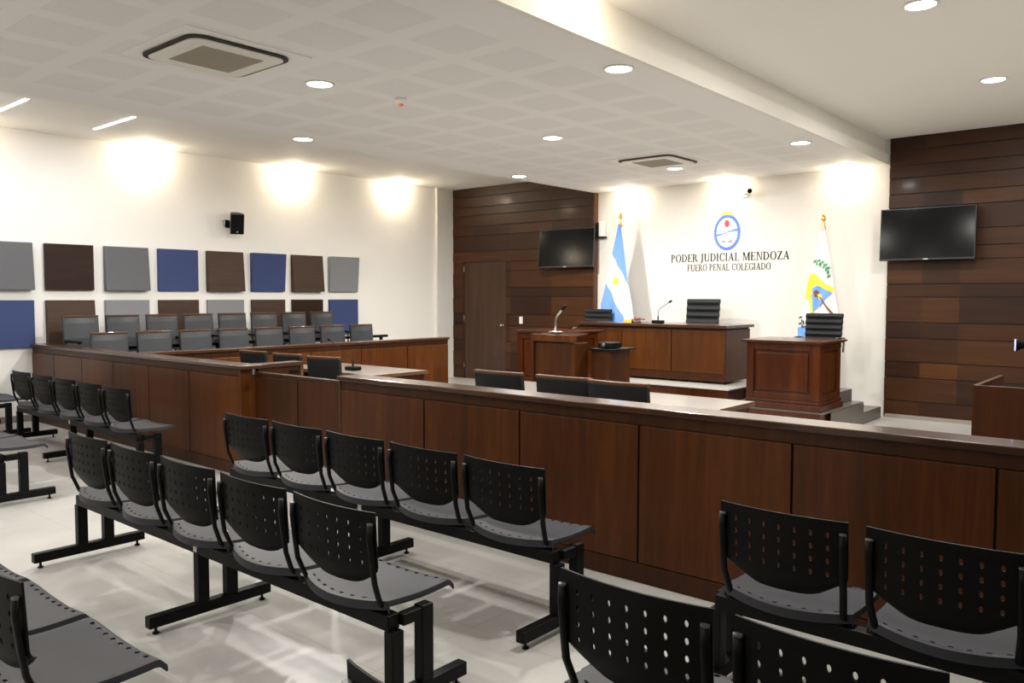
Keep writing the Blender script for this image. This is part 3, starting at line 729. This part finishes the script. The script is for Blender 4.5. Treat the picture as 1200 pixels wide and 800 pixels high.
g = MB().lathe([(0.020, -0.045), (0.026, -0.035), (0.020, -0.02), (0.020, 0.02), (0.026, 0.035), (0.020, 0.045)], n=16, M=Matrix.Rotation(PI / 2, 4, 'Y')).build('gavel_head', br_m, t, smooth=True, loc=(0.0, 0, 0.0565))
MB().tube([(0.0, 0.02, 0.0565), (0.02, 0.16, 0.045)], [0.007, 0.009]).build('handle', br_m, t, smooth=True)
t = thing('name_block', 'small brass block left of the gavel on the judge bench', 'desk ornament', (-6.32, 9.98, 1.225))
MB().prism([(-0.035, 0), (0.035, 0), (0.02, 0.06), (-0.02, 0.06)], -0.07, 0.06, 'x').build('block', brass_m, t, 0.004)

# ------------------------------------------------------------ right hand witness desk with device
t = thing('witness_stand', 'dark wooden box desk at the right edge behind the barrier', 'desk', (-1.09, 5.72, 0))
MB().box(0, 1.3, 0, 0.03, 0.0, 1.05).build('front_panel', dark_w, t, 0.003)
MB().box(0, 0.03, 0.0305, 0.86, 0.0, 1.05).build('side_panel', dark_w, t, 0.003)
MB().box(1.27, 1.3, 0.0305, 0.86, 0.0, 1.05).build('side_panel', dark_w, t, 0.003)
MB().box(0.0305, 1.2695, 0.0305, 0.85, 0.90, 0.93).build('worktop', dark_w, t, 0.003)
t = thing('conference_camera', 'black stand with a blue-rimmed round lens on the witness desk', 'camera', (-0.845, 6.12, 0.93))
MB().box(-0.05, 0.07, -0.06, 0.06, 0.0, 0.02).build('base', black_m, t, 0.004)
MB().box(-0.018, 0.03, -0.02, 0.02, 0.0205, 0.43).build('stand', black_m, t, 0.004)
Mr = Matrix.Rotation(math.radians(-78), 4, 'Z') @ Matrix.Rotation(PI / 2, 4, 'X')
h = MB().lathe([(0.020, -0.04), (0.026, 0.0), (0.040, 0.02), (0.040, 0.03)], n=24, M=Mr).build('camera_head', black_m, t, smooth=True, loc=(-0.05, -0.01, 0.36))
MB().lathe([(0.024, 0.0305), (0.039, 0.031), (0.039, 0.034), (0.024, 0.034)], n=24, M=Mr).build('ring_light', blueglow_m, h)
MB().lathe([(0.022, 0.037), (0.012, 0.042)], n=20, M=Mr).build('lens', tv_m, h)
MB().box(0.031, 0.07, -0.03, 0.03, 0.14, 0.19).build('side_box', white_m, t, 0.004)

# ------------------------------------------------------------ wall objects
# square acoustic panels on the left wall
PS, PP, PY0 = 0.60, 0.7415, 3.285
top_row = [('perforated grey', grayp_f, 1), ('dark wood', pwd, 0), ('grey', grayp_f, 1), ('blue', blue_f, 0), ('brown wood', pw_lit, 1), ('blue', blue_f, -1), ('brown wood', pw_lit, 1), ('light grey', gray_lit_f, -1)]
low_row = [('blue', blue_f, 0), ('brown wood', pw_lit, 1), ('light grey perforated', grayp_lit_f, 0), ('brown wood', pw_lit, 0), ('light grey', gray_lit_f, 0), ('brown wood', pw_lit, 0), ('dark brown wood', pwd, 0), ('blue', blue_f, 0)]  # paler greys and brown woods carry the lighting in their colour
for rname, row, z0 in (('upper', top_row, 1.675), ('lower', low_row, 0.945)):
    for i, (cn, m, tilt) in enumerate(row):
        o = MB().box(0.0, 0.05, 0, PS, 0, PS).build('acoustic_panel', m, None, 0.004)
        o.location = (XL + 0.004 + (0.03 if tilt < 0 else 0.0), PY0 + PP * i, z0)
        if tilt:
            # leaning square: bottom (1) or top (-1) edge stands away from the wall
            me = o.data
            for v in me.vertices:
                if v.co.x > 0.01: v.co.x += 0.05 * ((1 - v.co.z / PS) if tilt > 0 else (v.co.z / PS))
            if tilt < 0: o.location.x = XL + 0.004
        tag(o, '%s square wall panel, %s row, %s' % (cn, rname, ordw[i]), 'acoustic panel', 'square acoustic panels on the left wall')
# loudspeaker
t = thing('wall_loudspeaker', 'black loudspeaker on a bracket above the square panels', 'loudspeaker', (XL, 6.62, 2.70))
Ms = Matrix.Translation((0.22, 0.02, 0)) @ Matrix.Rotation(math.radians(-22), 4, 'Z') @ Matrix.Rotation(math.radians(14), 4, 'Y')
b = MB(); vs = [Ms @ Vector(p) for p in [(-0.12, -0.07, -0.13), (-0.12, 0.07, -0.13), (-0.12, 0.07, 0.15), (-0.12, -0.07, 0.15), (0.10, -0.105, -0.16), (0.10, 0.105, -0.16), (0.10, 0.105, 0.16), (0.10, -0.105, 0.16)]]
b.add(vs, [(0, 1, 2, 3)[::-1], (4, 5, 6, 7), (0, 1, 5, 4), (1, 2, 6, 5), (2, 3, 7, 6), (3, 0, 4, 7)]).build('cabinet', mat('speaker_grey', (0.035, 0.035, 0.037), 0.5), t, 0.02)
MB().box(0.101, 0.112, -0.092, 0.092, -0.145, 0.145, M=Ms).build('grille', black_m, t, 0.004)
MB().lathe([(0.012, 0.0), (0.012, 0.002)], n=12, M=Ms @ Matrix.Translation((0.113, 0, -0.115)) @ Matrix.Rotation(PI / 2, 4, 'Y')).build('badge', steel_m, t)
MB().box(0.0, 0.008, -0.04, 0.04, -0.06, 0.06).box(0.008, 0.13, -0.012, 0.012, -0.012, 0.012).build('bracket', black_m, t, 0.002)
MB().tube([(0.004, -0.05, 0.05), (0.03, -0.09, 0.04), (0.05, -0.08, -0.03), (0.10, -0.04, -0.05)], 0.004).build('cable', black_m, t, smooth=True)
# televisions
def tv(lab, x, z, yawd, tilt, y=11.30):
    t = thing('television', lab, 'television', (x, y, z), 0, 'black wall televisions')
    R_ = Matrix.Rotation(math.radians(yawd), 4, 'Z') @ Matrix.Rotation(math.radians(tilt), 4, 'X')
    MB().box(-0.56, 0.56, -0.02, 0.025, -0.335, 0.335, M=R_).build('housing', tvf_m, t, 0.006)
    MB().box(-0.545, 0.545, -0.0225, -0.0205, -0.310, 0.320, M=R_).build('screen', tv_m, t)
    MB().box(-0.03, 0.03, -0.0235, -0.0205, -0.328, -0.318, M=R_).build('badge', steel_m, t)
    MB().box(-0.2, 0.2, 0.13, 0.142, -0.16, 0.16).box(-0.03, 0.03, 0.026, 0.1295, -0.10, 0.10).build('wall_bracket', black_m, t, 0.003)
tv('black television on the left timber wall, above the lectern', -8.42, 2.435, 5, -5, 11.28)
tv('black television on the right timber wall', -2.72, 2.405, -1, -2, 11.28)
# switch, sensor, camera
t = thing('light_switch', 'white light switch beside the door', 'switch', (-9.57, 11.444, 1.165))
MB().box(-0.04, 0.04, -0.010, 0.0, -0.065, 0.065).build('plate', white_m, t, 0.004)
MB().box(-0.018, 0.018, -0.014, -0.0105, -0.03, 0.03).build('rocker', white_m, t, 0.002)
t = thing('wall_sensor_box', 'small white box on a dark bracket at the edge of the white wall', 'wall fitting', (-7.80, YT, 2.74))
MB().box(-0.06, 0.08, -0.10, 0.0, -0.15, -0.13).box(-0.07, -0.04, -0.10, 0.0, -0.129, 0.11).build('bracket', black_m, t, 0.002)
MB().box(-0.035, 0.06, -0.09, -0.01, -0.129, 0.13).build('box', white_m, t, 0.01)
t = thing('security_camera', 'white security camera high on the wall beside the emblem', 'security camera', (-5.26, YT, 3.13))
MB().box(-0.05, 0.05, -0.02, 0.0, -0.05, 0.05).build('wall_plate', white_m, t, 0.004)
MB().tube([(0.0, -0.02, 0.0), (0.04, -0.11, -0.01), (0.09, -0.16, 0.0)], 0.014).build('arm', white_m, t, smooth=True)
Mc = Matrix.Translation((0.15, -0.22, 0.01)) @ Matrix.Rotation(math.radians(35), 4, 'Z') @ Matrix.Rotation(math.radians(98), 4, 'X')
MB().lathe([(0.034, -0.12), (0.038, -0.11), (0.038, 0.05), (0.032, 0.06)], n=20, M=Mc).build('body', white_m, t, smooth=True)
MB().lathe([(0.031, 0.0605), (0.034, 0.066), (0.018, 0.070)], n=20, M=Mc).build('lens', tv_m, t, smooth=True)

# ------------------------------------------------------------ lettering
def arc(m, cx, cy, rx, ry, a0, a1, T, tt, y0, y1, n=12):
    for i in range(n):
        p = []
        for a, inn in ((a0 + (a1 - a0) * i / n, 0), (a0 + (a1 - a0) * (i + 1) / n, 0), (a0 + (a1 - a0) * (i + 1) / n, 1), (a0 + (a1 - a0) * i / n, 1)):
            q = math.radians(a); p.append((cx + (rx - T * inn) * math.cos(q), cy + (ry - tt * inn) * math.sin(q)))
        m.prism(p, y0, y1, 'y')
def letter(ch, T=0.15):
    t, sv, sh = 0.06, 0.055, 0.05
    W_ = dict(P=.60, O=.80, D=.78, E=.62, R=.70, J=.42, U=.78, I=.32, C=.72, A=.78, L=.60, M=.98, N=.82, Z=.66, F=.58, G=.80)[ch]
    m = MB(); y0, y1 = -0.06, 0.0
    def rc(a, b, c, d): m.prism([(a, c), (b, c), (b, d), (a, d)], y0, y1, 'y')
    def qd(*p): m.prism(list(p), y0, y1, 'y')
    def stem(x, TT=T, top=True, bot=True):
        rc(x, x + TT, 0, 1)
        if bot: rc(x - sh, x + TT + sh, 0, sv)
        if top: rc(x - sh, x + TT + sh, 1 - sv, 1)
    if ch in 'PRDIELF': stem(0.07)
    if ch == 'I': pass
    if ch in 'PR': arc(m, 0.22, 0.745, W_ - 0.28 if ch == 'P' else 0.33, 0.255, -90, 90, T, t, y0, y1)
    if ch == 'R': qd((0.30, 0.5), (0.44, 0.5), (W_, 0.0), (W_ - 0.17, 0.0)); rc(W_ - 0.18, W_ + 0.04, 0, sv)
    if ch == 'D': arc(m, 0.22, 0.5, W_ - 0.26, 0.5, -90, 90, T, t, y0, y1, 18)
    if ch == 'O': arc(m, W_ / 2, 0.5, W_ / 2 - 0.02, 0.52, 0, 360, T, t, y0, y1, 28)
    if ch in 'CG':
        arc(m, W_ / 2 + 0.02, 0.5, W_ / 2 - 0.02, 0.52, 42, 318, T, t, y0, y1, 24); rc(W_ - 0.09, W_ - 0.03, 0.70, 0.95)
        if ch == 'C': rc(W_ - 0.09, W_ - 0.05, 0.10, 0.24)
        else: rc(W_ - 0.19, W_ - 0.05, 0.04, 0.42); rc(W_ - 0.27, W_ + 0.01, 0.40, 0.45)
    if ch in 'EFL':
        if ch != 'L': rc(0.2, W_ - 0.04, 1 - sv, 1); rc(W_ - 0.09, W_ - 0.04, 0.80, 1); rc(0.2, W_ - 0.16, 0.49, 0.49 + sv); rc(W_ - 0.20, W_ - 0.16, 0.40, 0.62)
        if ch != 'F': rc(0.2, W_ - 0.02, 0, sv); rc(W_ - 0.07, W_ - 0.02, 0, 0.24)
    if ch == 'J': rc(0.17, 0.32, 0.02, 1); rc(0.09, 0.40, 1 - sv, 1); qd((0.17, 0.12), (0.32, 0.12), (0.20, -0.14), (0.02, -0.22), (0.0, -0.14), (0.12, -0.08))
    if ch == 'U': rc(0.08, 0.23, 0.3, 1); rc(0.02, 0.31, 1 - sv, 1); rc(W_ - 0.15, W_ - 0.09, 0.3, 1); rc(W_ - 0.22, W_ - 0.02, 1 - sv, 1); arc(m, 0.385, 0.31, 0.305, 0.33, 180, 360, 0.11, 0.09, y0, y1, 14)
    if ch == 'A': qd((0.06, 0), (0.12, 0), (0.42, 1), (0.36, 1)); qd((0.53, 0), (0.70, 0), (0.44, 1), (0.34, 1)); rc(0.20, 0.56, 0.30, 0.30 + sv); rc(0.0, 0.20, 0, sv); rc(0.48, 0.78, 0, sv)
    if ch == 'N': rc(0.12, 0.18, 0, 1); rc(0.03, 0.27, 0, sv); rc(0.03, 0.20, 1 - sv, 1); qd((0.10, 1), (0.26, 1), (0.70, 0), (0.62, 0)); rc(0.65, 0.71, 0, 1); rc(0.57, 0.80, 1 - sv, 1)
    if ch == 'M': rc(0.10, 0.16, 0, 1); rc(0.02, 0.25, 0, sv); rc(0.02, 0.18, 1 - sv, 1); qd((0.10, 1), (0.26, 1), (0.51, 0.08), (0.44, 0.0)); qd((0.44, 0.0), (0.50, 0.0), (0.84, 1), (0.76, 1)); rc(0.75, 0.90, 0, 1); rc(0.69, 0.97, 0, sv); rc(0.75, 0.97, 1 - sv, 1)
    if ch == 'Z': rc(0.06, 0.60, 1 - sv, 1); rc(0.06, 0.11, 0.80, 1); qd((0.44, 0.96), (0.60, 0.96), (0.20, 0.04), (0.04, 0.04)); rc(0.04, 0.62, 0, sv); rc(0.57, 0.62, 0, 0.22)
    return m, W_
def lettering(txt, x0, x1, z, h, lab, boldx=0.14):
    t = thing('wall_lettering', lab, 'lettering', (x0, YT - 0.001, z), group='black lettering on the white wall')
    adv = 0.07; tot = sum((0.34 if c == ' ' else letter(c)[1] + adv) for c in txt) - adv
    sx = (x1 - x0) / tot; x = 0
    for c in txt:
        if c == ' ': x += 0.34; continue
        m, w_ = letter(c, boldx)
        m.v = [((p[0] + x) * sx, p[1] * 0.07, p[2] * h) for p in m.v]
        m.build('letter', ink_m, t); x += w_ + adv
lettering('PODER JUDICIAL MENDOZA', -6.495, -4.573, 2.143, 0.122, 'larger black capitals reading PODER JUDICIAL MENDOZA on the wall')
lettering('FUERO PENAL COLEGIADO', -6.206, -4.850, 2.000, 0.102, 'smaller black capitals reading FUERO PENAL COLEGIADO on the wall', 0.125)

# emblem
t = thing('court_emblem', 'oval blue and white emblem with a yellow sun above the lettering', 'emblem', (-5.545, YT - 0.001, 2.573))
def ell(rx, rz, n=40, cx=0, cz=0): return [(cx + rx * math.cos(2 * PI * i / n), cz + rz * math.sin(2 * PI * i / n)) for i in range(n)]
MB().prism(ell(0.175, 0.225), -0.006, 0.0, 'y').build('white_field', ew_m, t)
r = MB()
for i in range(44):
    a0, a1 = 360 * i / 44, 360 * (i + 0.62) / 44
    arc(r, 0, 0, 0.214, 0.268, a0, a1, 0.016, 0.016, -0.012, 0.0, 1)
    arc(r, 0, 0, 0.183, 0.234, a0 + 4, a1 + 4, 0.012, 0.012, -0.012, 0.0, 1)
arc(r, 0, 0, 0.200, 0.252, 0, 360, 0.017, 0.017, -0.009, 0.0, 44)
arc(r, 0, 0, 0.214, 0.266, 66, 114, 0.034, 0.034, -0.013, 0.0, 10)
r.build('rope_border', eb_m, t)
s = MB()
for i in range(13):
    a = math.radians(30 + 10 * i); b_ = math.radians(30 + 10 * i + 7)
    s.prism([(0.13 * math.cos(a), 0.205 + 0.05 * math.sin(a)), (0.105 * math.cos((a + b_) / 2), 0.215 + 0.115 * math.sin((a + b_) / 2)), (0.13 * math.cos(b_), 0.205 + 0.05 * math.sin(b_))], -0.008, 0, 'y')
s.prism([(-0.10, 0.25), (0.10, 0.25), (0.07, 0.296), (0.0, 0.306), (-0.07, 0.296)], -0.007, 0, 'y').build('sun', ey_m, t)
c = MB().prism([(-0.035, 0.10), (-0.042, 0.14), (-0.03, 0.175), (-0.008, 0.19), (0.02, 0.185), (0.036, 0.15), (0.036, 0.11), (0.015, 0.085), (-0.015, 0.085)], -0.011, -0.0065, 'y')
c.build('red_cap', er_m, t)
MB().prism([(-0.004, 0.045), (0.004, 0.045), (0.004, 0.084), (-0.004, 0.084)], -0.010, -0.0065, 'y').prism([(-0.004, -0.07), (0.004, -0.07), (0.004, -0.01), (-0.004, -0.01)], -0.010, -0.0065, 'y').build('pike', br_m, t)
wv = MB(); wl = MB(); N_ = 16
for i in range(N_):
    x0, x1 = -0.172 + 0.344 * i / N_, -0.172 + 0.344 * (i + 1) / N_
    def zz(x): return 0.022 * math.sin(x / 0.172 * PI * 0.5) * 1.6
    def th(x): return 0.006 + 0.020 * abs(x / 0.172)
    wv.prism([(x0, zz(x0) - th(x0) * 0.6), (x1, zz(x1) - th(x1) * 0.6), (x1, zz(x1) + th(x1) * 0.6), (x0, zz(x0) + th(x0) * 0.6)], -0.011, -0.0065, 'y')
    def z2(x): return 0.012 - 0.006 * x / 0.172
    wl.prism([(x0, z2(x0) - 0.012), (x1, z2(x1) - 0.012), (x1, z2(x1) + 0.014), (x0, z2(x0) + 0.014)], -0.0085, -0.0065, 'y')
wv.build('blue_band', eb_m, t); wl.build('light_blue_band', el_m, t)
hd = MB()
for sx in (-1, 1):
    hd.prism([(sx * 0.10, -0.15), (sx * 0.03, -0.155), (sx * 0.005, -0.165), (sx * 0.02, -0.14), (sx * 0.08, -0.137)], -0.010, -0.0065, 'y')
    for q in range(4): hd.prism([(sx * (0.03 + q * 0.015), -0.138), (sx * (0.036 + q * 0.015), -0.138), (sx * (0.048 + q * 0.013), -0.112 + 0.004 * q), (sx * (0.042 + q * 0.013), -0.112 + 0.004 * q)], -0.010, -0.0065, 'y')
hd.build('clasped_hands', eg_m, t)

# ------------------------------------------------------------ flags
def interp(pts, z):
    pts = sorted(pts, key=lambda p: p[1])
    if z <= pts[0][1]: return pts[0][0]
    for a, b in zip(pts[:-1], pts[1:]):
        if a[1] <= z <= b[1]: return a[0] + (b[0] - a[0]) * (z - a[1]) / (b[1] - a[1])
    return pts[-1][0]
def flag(lab, px, Lp, Rp, zb, ztop, floor_z, colour, extras, Y=11.1):
    """px pole x; Lp, Rp outline points (x, z) relative to world; draped cloth with folds and real thickness"""
    t = thing('flag_on_pole', lab, 'flag', (px, Y, floor_z), group='ceremonial flags on poles')
    MB().lathe([(0.15, 0), (0.15, 0.02), (0.05, 0.05), (0.03, 0.09)], n=24).build('base', brass_m, t, smooth=True)
    MB().lathe([(0.016, 0.09), (0.016, ztop - 0.25 - floor_z)], n=12).build('pole', redp_m, t, smooth=True)
    zz = ztop - floor_z
    MB().lathe([(0.014, zz - 0.25), (0.034, zz - 0.23), (0.034, zz - 0.20), (0.016, zz - 0.17), (0.022, zz - 0.14), (0.012, zz - 0.12), (0.032, zz - 0.085), (0.026, zz - 0.05), (0.004, zz)], n=16).build('finial', brass_m, t, smooth=True)
    zt = Lp[0][1]
    def surf(x, z):
        l, r_ = interp(Lp, z), interp(Rp, z); u = (x - l) / max(1e-4, r_ - l)
        k_ = (zt - z) / (zt - zb)
        return -0.03 - 0.05 * k_ * (1 - (2 * u - 1) ** 2) - (0.006 + 0.022 * k_) * math.sin(u * 15 + 1.5 * k_ + px)
    m = MB(); nx, nz = 28, 60; vs = []; fs = []; mi = []
    for j in range(nz + 1):
        z = zt + (zb - zt) * j / nz
        l, r_ = interp(Lp, z), interp(Rp, z)
        for i in range(nx + 1):
            x = l + (r_ - l) * i / nx; vs.append((x - px, surf(x, z), z - floor_z))
    for j in range(nz):
        for i in range(nx):
            fs.append((j * (nx + 1) + i, j * (nx + 1) + i + 1, (j + 1) * (nx + 1) + i + 1, (j + 1) * (nx + 1) + i))
    m.add(vs, fs)
    cl = m.build('cloth', colour, t, smooth=True, solid=0.003, offset=0)
    for ei, (nm, mt, poly) in enumerate(extras):
        off = 0.007 + 0.0025 * min(ei, 9)
        e = MB(); n = len(poly)
        cx = sum(p[0] for p in poly) / n; cz = sum(p[1] for p in poly) / n
        vs = [(cx - px, surf(cx, cz) - off, cz - floor_z)]; R_ = 5
        fs = []
        big = []
        for a, b in zip(poly, poly[1:] + poly[:1]):
            for s_ in range(4): big.append((a[0] + (b[0] - a[0]) * s_ / 4, a[1] + (b[1] - a[1]) * s_ / 4))
        nb = len(big)
        for k_ in range(1, R_ + 1):
            for p in big:
                x, z = cx + (p[0] - cx) * k_ / R_, cz + (p[1] - cz) * k_ / R_
                vs.append((x - px, surf(x, z) - off, z - floor_z))
        for q in range(nb):
            fs.append((0, 1 + q, 1 + (q + 1) % nb))
            for k_ in range(R_ - 1): fs.append((1 + k_ * nb + q, 1 + k_ * nb + (q + 1) % nb, 1 + (k_ + 1) * nb + (q + 1) % nb, 1 + (k_ + 1) * nb + q))
        e.add(vs, fs).build(nm, mt, cl, smooth=True, solid=0.002, offset=0)
    return t
# striped cloth: object coordinates, diagonal bands
stripe_m = mat('flag_stripes', (0.78, 0.78, 0.8), 0.8)
def build_stripes(m, px, fz):
    sep = nd(m, 'ShaderNodeSeparateXYZ'); lk(m, coords(m), sep.inputs[0])
    # band 1 edge through (-7.34,2.301)-(-7.014,1.778); band 2 edge through (-7.443,1.842)-(-7.078,1.238)
    def line(x1, z1, x2, z2):
        k_ = (z2 - z1) / (x2 - x1)
        v = math_n(m, 'SUBTRACT', sep.outputs[2], math_n(m, 'MULTIPLY', sep.outputs[0], k_))
        return math_n(m, 'GREATER_THAN', v, (z1 - fz) - k_ * (x1 - px))
    a = line(-7.34, 2.301, -7.014, 1.778); b = line(-7.443, 1.842, -7.078, 1.238)
    inv = math_n(m, 'SUBTRACT', 1.0, b); f = math_n(m, 'MAXIMUM', a, inv)
    mix = nd(m, 'ShaderNodeMix', data_type='RGBA'); mix.inputs[6].default_value = (0.78, 0.78, 0.80, 1); mix.inputs[7].default_value = (0.16, 0.32, 0.72, 1)
    lk(m, f, mix.inputs[0]); lk(m, mix.outputs[2], m.node_tree.nodes['Principled BSDF'].inputs['Base Color'])
build_stripes(stripe_m, -7.20, 0.45)
def star(cx, cz, r0, r1, n):
    return [(cx + (r0 if i % 2 else r1) * math.cos(PI * i / n), cz + (r0 if i % 2 else r1) * math.sin(PI * i / n)) for i in range(2 * n)]
flag('light blue and white striped flag with a golden sun', -7.20, [(-7.225, 2.76), (-7.34, 2.301), (-7.443, 1.842), (-7.543, 1.487), (-7.55, 0.95)],
     [(-7.175, 2.76), (-7.104, 2.352), (-7.014, 1.778), (-6.94, 1.444), (-6.90, 0.95)], 0.95, 2.96, 0.45, stripe_m,
     [('golden_sun', mat('flag_gold', (0.80, 0.55, 0.08), 0.6), star(-7.241, 1.852, 0.055, 0.085, 14))])
ex = [('yellow_rays', ey_m, [(-4.118, 1.901), (-4.06, 1.925), (-4.01, 1.90), (-3.96, 1.825), (-4.0, 1.76), (-4.07, 1.73), (-4.15, 1.738)]),
      ('yellow_band', ey_m, [(-3.97, 1.83), (-3.80, 1.725), (-3.803, 1.655), (-3.99, 1.75)]),
      ('yellow_band', ey_m, [(-4.15, 1.74), (-4.07, 1.74), (-4.095, 1.64), (-4.122, 1.551), (-4.163, 1.574)]),
      ('yellow_band', ey_m, [(-4.12, 1.62), (-4.08, 1.66), (-4.037, 1.389), (-4.075, 1.388)]),
      ('blue_shield', shield_m, [(-4.068, 1.714), (-3.999, 1.749), (-3.81, 1.656), (-4.045, 1.40)]),
      ('brown_figure', br_m, [(-4.045, 1.672), (-4.01, 1.70), (-3.975, 1.668), (-3.985, 1.60), (-4.03, 1.60)]),
      ('gold_figure', ey_m, [(-4.0, 1.64), (-3.94, 1.63), (-3.93, 1.55), (-3.97, 1.56)]),
      ('staff', br_m, [(-3.975, 1.60), (-3.955, 1.60), (-3.775, 1.37), (-3.80, 1.37)]),
      ('blue_corner', shield_m, [(-4.262, 1.18), (-4.18, 1.20), (-4.13, 1.16), (-4.14, 1.0), (-4.262, 1.0)])]
for i, (x, z) in enumerate([(-4.04, 2.085), (-4.015, 2.045), (-3.985, 2.09), (-3.965, 2.04), (-3.935, 2.07), (-3.92, 2.00), (-3.895, 2.03), (-3.885, 1.965), (-3.86, 1.99), (-3.862, 1.93), (-3.85, 1.88)]):
    a = 0.6 + 0.9 * (i % 2); ex.append(('laurel_leaf', gn_m, [(x + 0.034 * math.cos(a), z + 0.034 * math.sin(a)), (x - 0.014 * math.sin(a), z + 0.014 * math.cos(a)), (x - 0.034 * math.cos(a), z - 0.034 * math.sin(a)), (x + 0.014 * math.sin(a), z - 0.014 * math.cos(a))]))
for i, (x, z) in enumerate([(-4.225, 1.32), (-4.205, 1.27), (-4.23, 1.235), (-4.18, 1.25), (-4.165, 1.19), (-4.20, 1.20)]):
    a = 0.4 + 1.2 * (i % 2); ex.append(('dark_leaf', bk_m, [(x + 0.034 * math.cos(a), z + 0.034 * math.sin(a)), (x - 0.014 * math.sin(a), z + 0.014 * math.cos(a)), (x - 0.034 * math.cos(a), z - 0.034 * math.sin(a)), (x + 0.014 * math.sin(a), z - 0.014 * math.cos(a))]))
flag('white flag with green laurel, yellow rays and a blue shield', -3.96, [(-3.985, 2.54), (-4.084, 1.924), (-4.181, 1.551), (-4.257, 1.22), (-4.285, 0.80)],
     [(-3.935, 2.54), (-3.859, 2.149), (-3.792, 1.69), (-3.729, 1.37), (-3.70, 0.80)], 0.80, 2.73, 0.15, fw_m, ex)
